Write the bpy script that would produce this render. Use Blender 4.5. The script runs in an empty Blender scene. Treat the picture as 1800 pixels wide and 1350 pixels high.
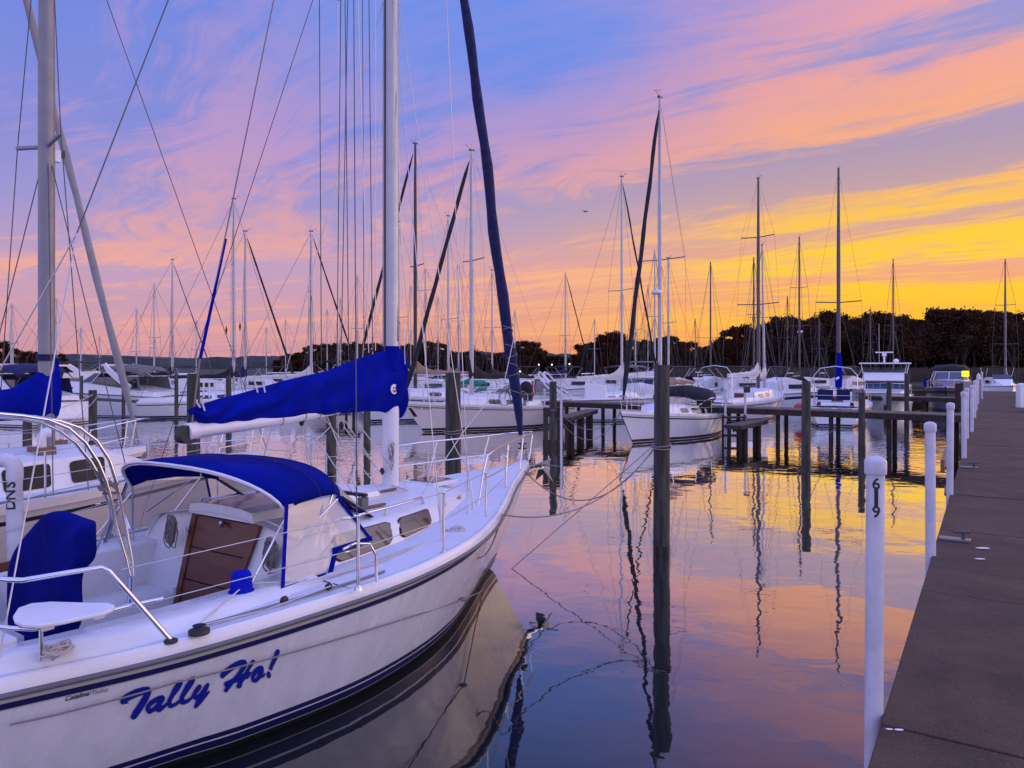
import bpy, bmesh, math, random
from mathutils import Vector, Matrix
R = math.radians
random.seed(7)
scene = bpy.context.scene
col = scene.collection

# ------------------------------------------------------------------ camera
HC = 2.9          # eye height above the water
FPX = 1300.0      # focal length in pixels of the 1800 px wide photograph
cam_d = bpy.data.cameras.new('camera')
cam = bpy.data.objects.new('camera', cam_d); col.objects.link(cam)
cam.location = (0, 0, HC); cam.rotation_euler = (R(90), 0, 0)
cam_d.sensor_width = 36.0; cam_d.lens = 36.0*FPX/1800.0
cam_d.shift_y = -30.0/1800.0
cam_d.clip_start = 0.1; cam_d.clip_end = 20000
scene.camera = cam

scene.view_settings.view_transform = 'Standard'
scene.view_settings.look = 'None'
scene.view_settings.exposure = 0.0
scene.view_settings.gamma = 1.0
scene.view_settings.use_curve_mapping = False
scene.cycles.caustics_reflective = True
scene.cycles.caustics_refractive = False

def lin(c):
    return tuple(((v/255.0)/12.92 if v <= 10 else (((v/255.0)+0.055)/1.055)**2.4) for v in c)+(1.0,)

# ------------------------------------------------------------------ node helper
class NT:
    def __init__(s, nt): s.nt = nt; s.n = nt.nodes; s.l = nt.links
    def new(s, t, **kw):
        n = s.n.new(t)
        for k, v in kw.items(): setattr(n, k, v)
        return n
    def link(s, a, b): s.l.new(a, b)
    def put(s, sock, v):
        if isinstance(v, bpy.types.NodeSocket): s.l.new(v, sock)
        else: sock.default_value = v
    def m(s, op, a, b=0.0, c=0.0, clamp=False):
        n = s.n.new('ShaderNodeMath'); n.operation = op; n.use_clamp = clamp
        s.put(n.inputs[0], a); s.put(n.inputs[1], b); s.put(n.inputs[2], c)
        return n.outputs[0]
    def ss(s, x, a, b, lo=0.0, hi=1.0):
        n = s.n.new('ShaderNodeMapRange'); n.interpolation_type = 'SMOOTHSTEP'
        s.put(n.inputs[0], x); n.inputs[1].default_value = a; n.inputs[2].default_value = b
        n.inputs[3].default_value = lo; n.inputs[4].default_value = hi
        return n.outputs[0]
    def comb(s, x, y, z):
        n = s.n.new('ShaderNodeCombineXYZ'); s.put(n.inputs[0], x); s.put(n.inputs[1], y); s.put(n.inputs[2], z)
        return n.outputs[0]
    def ramp(s, fac, stops):
        n = s.n.new('ShaderNodeValToRGB'); s.put(n.inputs[0], fac)
        el = n.color_ramp.elements
        while len(el) > 1: el.remove(el[-1])
        for i, (p, c) in enumerate(stops):
            e = el[0] if i == 0 else el.new(p)
            e.position = p; e.color = c
        return n.outputs[0]
    def mix(s, f, a, b, blend='MIX'):
        n = s.n.new('ShaderNodeMix'); n.data_type = 'RGBA'; n.blend_type = blend
        s.put(n.inputs[0], f); s.put(n.inputs[6], a); s.put(n.inputs[7], b)
        return n.outputs[2]
    def noise(s, vec, scale, detail=3.0, rough=0.5, dist=0.0):
        n = s.n.new('ShaderNodeTexNoise'); n.inputs['Scale'].default_value = scale
        n.inputs['Detail'].default_value = detail; n.inputs['Roughness'].default_value = rough
        n.inputs['Distortion'].default_value = dist
        if vec is not None: s.put(n.inputs['Vector'], vec)
        return n.outputs['Fac']

# ------------------------------------------------------------------ sky
SUN_AZ, SUN_EL = 56.0, 2.0
world = bpy.data.worlds.new('World'); scene.world = world; world.use_nodes = True
w = NT(world.node_tree); w.n.clear()
tc = w.new('ShaderNodeTexCoord')
sep = w.new('ShaderNodeSeparateXYZ'); w.link(tc.outputs['Generated'], sep.inputs[0])
X, Y, Z = sep.outputs
el = w.m('MULTIPLY', w.m('ARCSINE', w.m('MINIMUM', w.m('MAXIMUM', Z, -1.0), 1.0)), 57.2958)   # elevation, degrees
az = w.m('MULTIPLY', w.m('ARCTAN2', X, Y), 57.2958)            # 0 ahead, + to the right
# flat cloud layer overhead, streaks running towards a far point left of the view
zc = w.m('ADD', w.m('MAXIMUM', Z, 0.0), 0.035)
px = w.m('DIVIDE', X, zc); py = w.m('DIVIDE', Y, zc)
ca, sa = math.cos(R(-46)), math.sin(R(-46))
along = w.m('ADD', w.m('MULTIPLY', px, sa), w.m('MULTIPLY', py, ca))
across = w.m('SUBTRACT', w.m('MULTIPLY', px, ca), w.m('MULTIPLY', py, sa))
warp = w.m('MULTIPLY', w.m('SUBTRACT', w.noise(w.comb(w.m('MULTIPLY', along, .35), w.m('MULTIPLY', across, .35), 3.1), 1.0, 3), .5), 2.2)
acr2 = w.m('ADD', across, warp)
v1 = w.comb(w.m('MULTIPLY', along, .11), w.m('MULTIPLY', acr2, .60), 0.3)
n1 = w.noise(v1, 1.0, 5, .55, .25)
v2 = w.comb(w.m('MULTIPLY', along, .45), w.m('MULTIPLY', acr2, 1.15), 4.2)
n2 = w.noise(v2, 1.0, 6, .62, .45)
v3 = w.comb(w.m('MULTIPLY', along, 1.6), w.m('MULTIPLY', across, 2.6), 7.7)
n3 = w.noise(v3, 1.5, 5, .62, .5)
band = w.ramp(w.m('DIVIDE', w.m('ADD', across, w.m('MULTIPLY', warp, .16)), 8.0, 0, True),
    [(p/8, (v,v,v,1)) for p, v in ((0,.5),(1.7,.55),(1.95,.72),(2.2,.36),(2.6,.95),(2.9,.75),(3.12,.16),(3.35,.22),(3.6,.6),(4.0,1.0),(4.25,.75),(4.6,.30),(5.1,.95),(5.7,.35),(6.3,.75),(7.0,.3),(8,.55))])
bandw = w.m('MULTIPLY', w.ss(az, -22.0, 12.0), w.ss(az, 100.0, 60.0))
band = w.m('MULTIPLY', w.m('SUBTRACT', band, .5), w.m('MULTIPLY', bandw, .135))
cl = w.m('ADD', w.m('ADD', w.m('MULTIPLY', n1, .62), w.m('MULTIPLY', n2, .37)), w.m('MULTIPLY', n3, .17))
n4 = w.noise(w.comb(w.m('MULTIPLY', along, 1.1), w.m('MULTIPLY', acr2, 7.5), 2.2), 1.0, 6, .68, .8)
cl = w.m('ADD', cl, w.m('MULTIPLY', w.m('SUBTRACT', n4, .5), .30))
cl = w.m('ADD', cl, band)
cl = w.m('SUBTRACT', cl, w.ss(az, 14.0, -16.0, 0.0, .042))
cl = w.m('SUBTRACT', cl, .035)
cl = w.m('ADD', cl, w.m('MULTIPLY', w.m('MULTIPLY', w.ss(az, 4.0, 26.0), w.ss(el, 15.0, 9.0)), .034))
cmask = w.ss(cl, .482, .622)
cmask = w.m('MULTIPLY', cmask, w.ss(n3, .25, .62, .78, 1.0))
e01 = w.m('DIVIDE', el, 90.0, 0, True)
def deg(stops, k=1.0):
    return [(d/90.0, tuple(v*k for v in lin(c)[:3])+(1,)) for d, c in stops]
gapL = w.ramp(e01, deg([(0,(204,146,160)),(3,(206,156,174)),(7,(192,158,194)),(11,(160,150,208)),(16,(134,140,216)),(24,(114,136,224)),(34,(112,140,232)),(60,(112,132,236)),(90,(116,138,240))]))
litL = w.ramp(e01, deg([(0,(214,152,160)),(3,(232,164,158)),(7,(238,170,156)),(11,(212,160,178)),(16,(188,152,202)),(24,(164,148,212)),(34,(154,150,224)),(60,(140,146,232)),(90,(134,146,236))]))
gapR = w.ramp(e01, deg([(0,(242,150,66)),(3,(244,160,98)),(7,(240,166,132)),(11,(204,164,158)),(15,(174,152,180)),(20,(158,150,204)),(27,(142,150,222)),(40,(118,136,226)),(90,(116,138,240))]))
litR = w.ramp(e01, deg([(0,(252,168,48)),(3,(255,190,46)),(7,(255,210,40)),(10,(255,200,66)),(14,(252,176,116)),(20,(242,166,152)),(27,(224,160,190)),(40,(160,148,218)),(90,(134,146,236))]))
litC = w.ramp(e01, deg([(0,(250,166,92)),(3,(252,178,104)),(7,(252,182,126)),(10,(250,176,138)),(14,(246,168,138)),(20,(228,156,166)),(27,(206,152,192)),(40,(160,148,218)),(90,(134,146,236))]))
litR = w.mix(w.ss(az, 2.0, 25.0), litC, litR)
wz = w.ss(w.m('SUBTRACT', az, w.m('MULTIPLY', w.m('MAXIMUM', w.m('SUBTRACT', el, 8.0), 0.0), 1.0)), -24.0, 20.0)
# beyond 95 degrees from the sun the sky goes back to the cool side
back = w.ss(w.m('ABSOLUTE', w.m('SUBTRACT', az, 38.0)), 60.0, 120.0, 1.0, 0.0)
wz2 = w.m('MULTIPLY', wz, back)
gap = w.mix(wz2, gapL, gapR); lit = w.mix(wz2, litL, litR)
skyc = w.mix(cmask, gap, lit)
# the deep blue opening high up, straight ahead
blue = w.m('MULTIPLY', w.ss(el, 13.0, 26.0), w.ss(w.m('ABSOLUTE', w.m('ADD', az, 3.0)), 6.0, 22.0, 1.0, 0.0))
blue = w.m('MULTIPLY', blue, w.ss(n2, .38, .66, 1.0, .6))
blue = w.m('MULTIPLY', blue, w.ss(el, 36.0, 55.0, 1.0, 0.0))
skyc = w.mix(w.m('MULTIPLY', blue, .92), skyc, lin((104, 142, 234)))
over = w.ss(el, 32.0, 62.0, 0.0, 1.0)  # overhead sky out of view, boosted as added fill light for the decks
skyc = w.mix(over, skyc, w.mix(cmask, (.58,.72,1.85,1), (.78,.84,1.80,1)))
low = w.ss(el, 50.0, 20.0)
rt = w.m('MULTIPLY', w.m('MULTIPLY', w.ss(az, 38.0, 66.0), w.ss(az, 150.0, 110.0)), low)  # low sky right of the frame, brightness added to light the starboard topsides
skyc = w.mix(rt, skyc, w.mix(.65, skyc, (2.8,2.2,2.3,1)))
bk = w.m('MULTIPLY', w.m('MAXIMUM', w.ss(az, 105.0, 150.0), w.ss(az, -60.0, -100.0)), low)  # unseen sky behind the camera, brightened as added fill for hulls and posts
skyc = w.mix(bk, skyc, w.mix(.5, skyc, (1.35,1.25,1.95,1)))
nish = w.new('ShaderNodeTexSky', sky_type='NISHITA'); nish.sun_disc = False
nish.sun_elevation = R(SUN_EL); nish.sun_rotation = R(SUN_AZ)
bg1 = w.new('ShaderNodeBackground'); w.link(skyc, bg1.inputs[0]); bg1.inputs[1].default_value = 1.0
bg2 = w.new('ShaderNodeBackground'); w.link(nish.outputs[0], bg2.inputs[0]); bg2.inputs[1].default_value = 0.008
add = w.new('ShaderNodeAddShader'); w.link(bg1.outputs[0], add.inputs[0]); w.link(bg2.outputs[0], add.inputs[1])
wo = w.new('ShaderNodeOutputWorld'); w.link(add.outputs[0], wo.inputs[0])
world.cycles.sampling_method = 'MANUAL'; world.cycles.sample_map_resolution = 512

sun_d = bpy.data.lights.new('sun', 'SUN'); sun_d.energy = 0.10; sun_d.angle = R(20); sun_d.color = (1.0, .62, .38)
sun = bpy.data.objects.new('sun', sun_d); col.objects.link(sun)
sun.rotation_euler = (R(90-8), 0, R(180-SUN_AZ))

# ------------------------------------------------------------------ materials
MATS = {}
def mat(name, rgb, rough=.5, metal=0.0, spec=.5, bump=0.0, bscale=20.0, var=0.0, vscale=3.0, coat=0.0, rgb2=None, stretch=(1,1,1), sheen=0.0):
    if name in MATS: return MATS[name]
    m = bpy.data.materials.new(name); m.use_nodes = True; t = NT(m.node_tree); t.n.clear()
    b = t.new('ShaderNodeBsdfPrincipled'); o = t.new('ShaderNodeOutputMaterial'); t.link(b.outputs[0], o.inputs[0])
    b.inputs['Base Color'].default_value = rgb+(1,)
    b.inputs['Roughness'].default_value = rough; b.inputs['Metallic'].default_value = metal
    b.inputs['Specular IOR Level'].default_value = spec; b.inputs['Coat Weight'].default_value = coat
    if sheen: b.inputs['Sheen Weight'].default_value = sheen
    if bump or var:
        tcn = t.new('ShaderNodeTexCoord'); mp = t.new('ShaderNodeMapping'); mp.inputs['Scale'].default_value = stretch
        t.link(tcn.outputs['Object'], mp.inputs[0]); vec = mp.outputs[0]
    if var:
        f = t.ss(t.noise(vec, vscale, 6, .6), .3, .7)
        c2 = rgb2 if rgb2 else tuple(v*(1-var) for v in rgb)
        t.link(t.mix(f, rgb+(1,), c2+(1,)), b.inputs['Base Color'])
        t.link(t.ss(t.noise(vec, vscale*2.3, 4, .6), .3, .7, max(0.02, rough-.08), min(1, rough+.1)), b.inputs['Roughness'])
    if bump:
        bn = t.new('ShaderNodeBump'); bn.inputs['Strength'].default_value = 1.0; bn.inputs['Distance'].default_value = bump
        t.link(t.noise(vec, bscale, 5, .6), bn.inputs['Height']); t.link(bn.outputs[0], b.inputs['Normal'])
    MATS[name] = m; return m

GEL = mat('white gelcoat', (.76,.76,.76), .22, var=.06, vscale=1.3, coat=.3)
GELH = mat('foreground gelcoat', (.77,.77,.77), .2, var=.13, vscale=2.2, coat=.3, stretch=(3,3,.5))
GEL2 = mat('cream gelcoat', (.72,.66,.60), .28, var=.07, vscale=1.2)
DECK = mat('nonskid deck', (.66,.68,.74), .6, bump=.0006, bscale=260, var=.06, vscale=5)
NAVY = mat('navy stripe', (.012,.014,.09), .25)
DODG = mat('dodger canvas', (.002,.009,.24), .9, spec=.06, bump=.002, bscale=6, var=.35, vscale=1.8)
BLACK = mat('bottom paint', (.008,.009,.014), .6, var=.4, vscale=6)
RUB = mat('grey rub rail', (.13,.13,.15), .5)
CREAMB = mat('cream band', (.5,.48,.42), .35)
CHROME = mat('stainless tube', (.68,.69,.74), .14, metal=1.0)
WIRE = mat('steel wire', (.5,.5,.53), .3, metal=.8)
DWIRE = mat('dark rigging', (.06,.06,.08), .45)
ALU = mat('painted mast', (.42,.43,.46), .32, metal=.35, var=.08, vscale=2)
ALUD = mat('weathered mast', (.22,.22,.24), .4, metal=.3, var=.15, vscale=2)
ALUW = mat('white mast', (.72,.72,.74), .3)
DMAST = mat('shaded mast', (.085,.08,.09), .4, metal=.2, var=.15, vscale=2)  # darker copy of the mast paint, backlit shade put into its colour
BLKM = mat('black mast', (.02,.02,.024), .35)
BLUE = mat('blue canvas', (.002,.009,.29), .9, spec=.06, bump=.0015, bscale=9, var=.35, vscale=2.2)
NAVYC = mat('dark blue canvas', (.004,.006,.075), .8, bump=.001, bscale=14, var=.3, vscale=4)
BLKC = mat('black canvas', (.012,.012,.018), .85, bump=.001, bscale=14, var=.3, vscale=4)
TANC = mat('tan canvas', (.30,.20,.14), .85, bump=.002, bscale=12, var=.25, vscale=3)
GREYC = mat('grey canvas', (.16,.15,.15), .85, bump=.002, bscale=12, var=.25, vscale=3)
WHTC = mat('white canvas', (.62,.60,.56), .8, bump=.003, bscale=8, var=.2, vscale=3)
GRNC = mat('green canvas', (.01,.20,.13), .8, var=.2, vscale=3)
REDC = mat('maroon canvas', (.06,.012,.02), .85, var=.3, vscale=4)
ROPE = mat('white rope', (.55,.52,.48), .8, bump=.001, bscale=200)
ROPED = mat('weathered rope', (.22,.19,.18), .85, bump=.001, bscale=200)
BLKP = mat('black rubber', (.012,.012,.014), .5)
PVC = mat('white pvc', (.60,.60,.66), .42, var=.09, vscale=5, rgb2=(.46,.46,.50))
GLASS = mat('dark window', (.015,.018,.028), .06, spec=.8)
SMOKE = mat('smoked window', (.07,.06,.055), .07, spec=.8)
RED = mat('red buoy', (.45,.02,.02), .4)
WHT = mat('white plastic', (.75,.75,.76), .4, var=.05, vscale=5)
SKIN = mat('orange tan paint', (.4,.3,.25), .6)

def woodmat(name, a, b, sc=(1,1,1), rough=.8, bump=.003, n=8.0):
    m = bpy.data.materials.new(name); m.use_nodes = True; t = NT(m.node_tree); p = t.n['Principled BSDF']
    tcn = t.new('ShaderNodeTexCoord'); mp = t.new('ShaderNodeMapping'); mp.inputs['Scale'].default_value = sc
    t.link(tcn.outputs['Object'], mp.inputs[0])
    f = t.noise(mp.outputs[0], n, 8, .65, .4)
    t.link(t.mix(t.ss(f, .3, .7), a+(1,), b+(1,)), p.inputs['Base Color'])
    p.inputs['Roughness'].default_value = rough
    bn = t.new('ShaderNodeBump'); bn.inputs['Distance'].default_value = bump; t.link(f, bn.inputs['Height']); t.link(bn.outputs[0], p.inputs['Normal'])
    return m
PILE = woodmat('weathered piling', (.022,.022,.018), (.085,.080,.064), (1,1,.10), .85, .012, 14.0)
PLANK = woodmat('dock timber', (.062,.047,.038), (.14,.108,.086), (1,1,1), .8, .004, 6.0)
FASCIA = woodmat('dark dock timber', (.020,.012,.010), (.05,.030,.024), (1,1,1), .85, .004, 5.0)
MAHOG = woodmat('varnished companionway boards', (.095,.024,.013), (.15,.045,.024), (1,1,5), .42, .001, 2.5)
TEAK = woodmat('teak', (.14,.07,.04), (.24,.13,.07), (1,6,6), .6, .001, 4)

BWIN = mat('black side window', (.006,.007,.010), .22, spec=.25)
def emat(name, rgb, k):
    m = bpy.data.materials.new(name); m.use_nodes = True; p = m.node_tree.nodes['Principled BSDF']
    p.inputs['Base Color'].default_value = rgb+(1,); p.inputs['Emission Color'].default_value = rgb+(1,); p.inputs['Emission Strength'].default_value = k; return m
def clearmat(name, tint, fac):
    m = bpy.data.materials.new(name); m.use_nodes = True; t = NT(m.node_tree); t.n.clear()
    tr = t.new('ShaderNodeBsdfTransparent'); tr.inputs[0].default_value = tint+(1,)
    gl = t.new('ShaderNodeBsdfGlossy'); gl.inputs['Roughness'].default_value = .06
    tcn = t.new('ShaderNodeTexCoord'); bn = t.new('ShaderNodeBump'); bn.inputs['Distance'].default_value = .008
    t.link(t.noise(tcn.outputs['Object'], 2.6, 2, .5, .8), bn.inputs['Height']); t.link(bn.outputs[0], gl.inputs['Normal'])
    lw = t.new('ShaderNodeLayerWeight'); lw.inputs[0].default_value = .5; t.link(bn.outputs[0], lw.inputs['Normal'])
    f = t.m('ADD', t.m('MULTIPLY', t.m('POWER', lw.outputs['Facing'], 3.5), .8), fac+.05, 0, True)
    mx = t.new('ShaderNodeMixShader'); t.put(mx.inputs[0], f); df = t.new('ShaderNodeBsdfDiffuse'); df.inputs[0].default_value = (.7,.68,.68,1); m2 = t.new('ShaderNodeMixShader'); m2.inputs[0].default_value = .36; t.link(tr.outputs[0], m2.inputs[1]); t.link(df.outputs[0], m2.inputs[2]); t.link(m2.outputs[0], mx.inputs[1]); t.link(gl.outputs[0], mx.inputs[2])
    o = t.new('ShaderNodeOutputMaterial'); t.link(mx.outputs[0], o.inputs[0]); return m
VINYL = clearmat('clear vinyl', (.80,.79,.79), .03)

# ------------------------------------------------------------------ mesh builder
class MB:
    def __init__(s): s.v = []; s.f = []; s.mi = []; s.mats = []; s.sm = []
    def _m(s, m):
        if m not in s.mats: s.mats.append(m)
        return s.mats.index(m)
    def add(s, vs, fs, m, smooth=False):
        o = len(s.v); s.v += [tuple(p) for p in vs]; k = s._m(m)
        for f in fs: s.f.append(tuple(i+o for i in f)); s.mi.append(k); s.sm.append(smooth)
        return s
    def box(s, c, d, m, rz=0.0, taper=1.0, ax=None):
        hx, hy, hz = d[0]/2, d[1]/2, d[2]/2; vs = []
        cr, sr = math.cos(rz), math.sin(rz)
        for k, z in enumerate((-hz, hz)):
            tq = 1.0 if k == 0 else taper
            for x, y in ((-hx,-hy),(hx,-hy),(hx,hy),(-hx,hy)):
                x *= tq; y *= tq
                vs.append((c[0]+x*cr-y*sr, c[1]+x*sr+y*cr, c[2]+z))
        return s.add(vs, [(0,3,2,1),(4,5,6,7),(0,1,5,4),(1,2,6,5),(2,3,7,6),(3,0,4,7)], m)
    def bar(s, a, b, wd, ht, m):
        """rectangular bar from a to b, width wd horizontally, height ht"""
        a = Vector(a); b = Vector(b); d = (b-a).normalized()
        sd = d.cross(Vector((0,0,1)))
        sd = sd.normalized() if sd.length > 1e-4 else Vector((1,0,0))
        up = sd.cross(d).normalized(); vs = []
        for p in (a, b):
            for i, j in ((-1,-1),(1,-1),(1,1),(-1,1)): vs.append(p+sd*(i*wd/2)+up*(j*ht/2))
        return s.add(vs, [(0,1,2,3),(7,6,5,4),(0,4,5,1),(1,5,6,2),(2,6,7,3),(3,7,4,0)], m)
    def tube(s, pts, r, m, n=8, caps=True):
        pts = [Vector(p) for p in pts]; k = len(pts)
        rs = r if isinstance(r, (list, tuple)) else [r]*k
        t0 = (pts[1]-pts[0]).normalized()
        ref = Vector((0,0,1)) if abs(t0.z) < .9 else Vector((1,0,0))
        nrm = (ref-t0*ref.dot(t0)).normalized(); vs = []
        for i, p in enumerate(pts):
            t = (pts[min(i+1,k-1)]-pts[max(i-1,0)]).normalized()
            nrm = (nrm-t*nrm.dot(t)).normalized(); bn = t.cross(nrm)
            for j in range(n):
                a = 2*math.pi*j/n; vs.append(p+(nrm*math.cos(a)+bn*math.sin(a))*rs[i])
        fs = [(i*n+j, i*n+(j+1)%n, (i+1)*n+(j+1)%n, (i+1)*n+j) for i in range(k-1) for j in range(n)]
        s.add(vs, fs, m, True)
        if caps:
            s.add(vs[:n], [tuple(range(n-1,-1,-1))], m); s.add(vs[-n:], [tuple(range(n))], m)
        return s
    def lathe(s, c, prof, m, n=16, axis='z'):
        vs = []
        for r, h in prof:
            for j in range(n):
                a = 2*math.pi*j/n
                p = (r*math.cos(a), r*math.sin(a), h)
                if axis == 'y': p = (p[0], p[2], p[1])
                if axis == 'x': p = (p[2], p[0], p[1])
                vs.append((c[0]+p[0], c[1]+p[1], c[2]+p[2]))
        fs = [(i*n+j, i*n+(j+1)%n, (i+1)*n+(j+1)%n, (i+1)*n+j) for i in range(len(prof)-1) for j in range(n)]
        s.add(vs, fs, m, True)
        s.add(vs[:n], [tuple(range(n-1,-1,-1))], m, False); s.add(vs[-n:], [tuple(range(n))], m, False)
        return s
    def grid(s, rows, m, closed=False, smooth=True, flip=False):
        k = len(rows[0]); vs = [p for r in rows for p in r]; fs = []
        for i in range(len(rows)-1):
            for j in range(k if closed else k-1):
                q = (i*k+j, i*k+(j+1)%k, (i+1)*k+(j+1)%k, (i+1)*k+j)
                fs.append(q[::-1] if flip else q)
        if isinstance(m, list):      # a material per column strip
            kk = k if closed else k-1
            o = len(s.v); s.v += [tuple(p) for p in vs]
            for n_, f in enumerate(fs):
                s.f.append(tuple(i+o for i in f)); s.mi.append(s._m(m[n_ % kk])); s.sm.append(smooth)
            return s
        return s.add(vs, fs, m, smooth)
    def poly(s, pts, m, thick=0.0, n=None):
        """flat polygon; with thick it becomes a slab extruded along its normal"""
        pts = [Vector(p) for p in pts]; k = len(pts)
        if not thick: return s.add(pts, [tuple(range(k))], m)
        nm = Vector((0,0,0))
        for i in range(k): nm += pts[i].cross(pts[(i+1) % k])
        nm = nm.normalized()*thick if n is None else Vector(n).normalized()*thick
        vs = pts+[p-nm for p in pts]
        fs = [tuple(range(k)), tuple(range(2*k-1,k-1,-1))]+[(i+k, (i+1)%k+k, (i+1)%k, i) for i in range(k)]
        return s.add(vs, fs, m)
    def ball(s, c, r, m, n=12, k=8, sc=(1,1,1)):
        prof = [(max(1e-4, math.sin(math.pi*i/k)), -math.cos(math.pi*i/k)) for i in range(k+1)]
        vs = []
        for a, h in prof:
            for j in range(n):
                an = 2*math.pi*j/n
                vs.append((c[0]+a*math.cos(an)*r*sc[0], c[1]+a*math.sin(an)*r*sc[1], c[2]+h*r*sc[2]))
        fs = [(i*n+j, i*n+(j+1)%n, (i+1)*n+(j+1)%n, (i+1)*n+j) for i in range(k) for j in range(n)]
        return s.add(vs, fs, m, True)
    def build(s, name, parent=None, bevel=0.0, loc=None):
        me = bpy.data.meshes.new(name); me.from_pydata(s.v, [], s.f)
        for m in s.mats: me.materials.append(m)
        me.polygons.foreach_set('material_index', s.mi); me.polygons.foreach_set('use_smooth', s.sm); me.update()
        o = bpy.data.objects.new(name, me); col.objects.link(o)
        if parent: o.parent = parent
        if loc: o.location = loc
        if bevel:
            b = o.modifiers.new('bevel', 'BEVEL'); b.width = bevel; b.segments = 2; b.limit_method = 'ANGLE'; b.angle_limit = R(35)
        return o
def tag(o, label=None, cat=None, group=None, kind=None):
    if label: o['label'] = label
    if cat: o['category'] = cat
    if group: o['group'] = group
    if kind: o['kind'] = kind
    return o
def empty(name, loc, rz=0.0):
    o = bpy.data.objects.new(name, None); col.objects.link(o); o.location = loc; o.rotation_euler = (0,0,rz)
    o.empty_display_size = .3; return o
def thing(name, label, cat, loc=(0,0,0), rz=0.0, group=None):
    return tag(empty(name, loc, rz), label, cat, group)
def copy_tree(o, parent=None):
    c = o.copy(); col.objects.link(c)
    c.parent = parent
    for ch in list(o.children): copy_tree(ch, c)
    return c
def at(px, d, z=0.0):      # point at depth d that the photograph shows at column px
    return Vector(((px-900.0)/FPX*d, d, z))
def zat(py, d):            # height of what stands at row py at depth d
    return HC-(py-645.0)/FPX*d
def dw(py):                # depth of the water seen at row py
    return HC*FPX/(py-645.0)
def interp(tab, x):
    if x <= tab[0][0]: return tab[0][1]
    for (a, b), (c, d) in zip(tab, tab[1:]):
        if x <= c: return b+(d-b)*(x-a)/(c-a)
    return tab[-1][1]
def smooth_tab(tab, x):    # monotone-ish catmull interpolation
    n = len(tab)
    if x <= tab[0][0]: return tab[0][1]
    if x >= tab[-1][0]: return tab[-1][1]
    for i in range(n-1):
        if x <= tab[i+1][0]: break
    x0, y0 = tab[i]; x1, y1 = tab[i+1]; h = x1-x0
    m0 = (y1-tab[i-1][1])/(x1-tab[i-1][0]) if i > 0 else (y1-y0)/h
    m1 = (tab[i+2][1]-y0)/(tab[i+2][0]-x0) if i < n-2 else (y1-y0)/h
    t = (x-x0)/h
    return (2*t**3-3*t*t+1)*y0+(t**3-2*t*t+t)*h*m0+(-2*t**3+3*t*t)*y1+(t**3-t*t)*h*m1
def sag(a, b, drop, n=14):
    a = Vector(a); b = Vector(b)
    return [a.lerp(b, i/n)-Vector((0,0,drop*4*(i/n)*(1-i/n))) for i in range(n+1)]
def text_mesh(txt, size, shear=0.0, ext=0.0, off=0.0, sub=False):
    cu = bpy.data.curves.new('lettering', 'FONT'); cu.body = txt; cu.size = size; cu.shear = shear; cu.extrude = ext; cu.offset = off
    cu.resolution_u = 4
    cu.align_x = 'CENTER'; cu.align_y = 'CENTER'
    o = bpy.data.objects.new('lettering', cu); col.objects.link(o)
    bpy.context.view_layer.update()
    me = bpy.data.meshes.new_from_object(o.evaluated_get(bpy.context.evaluated_depsgraph_get()))
    bpy.data.objects.remove(o)
    if sub:
        b = bmesh.new(); b.from_mesh(me); bmesh.ops.triangulate(b, faces=b.faces)
        for _ in range(4):
            es = [e for e in b.edges if e.calc_length() > size*.12]
            if not es: break
            bmesh.ops.subdivide_edges(b, edges=es, cuts=1); bmesh.ops.triangulate(b, faces=b.faces)
        b.to_mesh(me); b.free()
    return me

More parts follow.
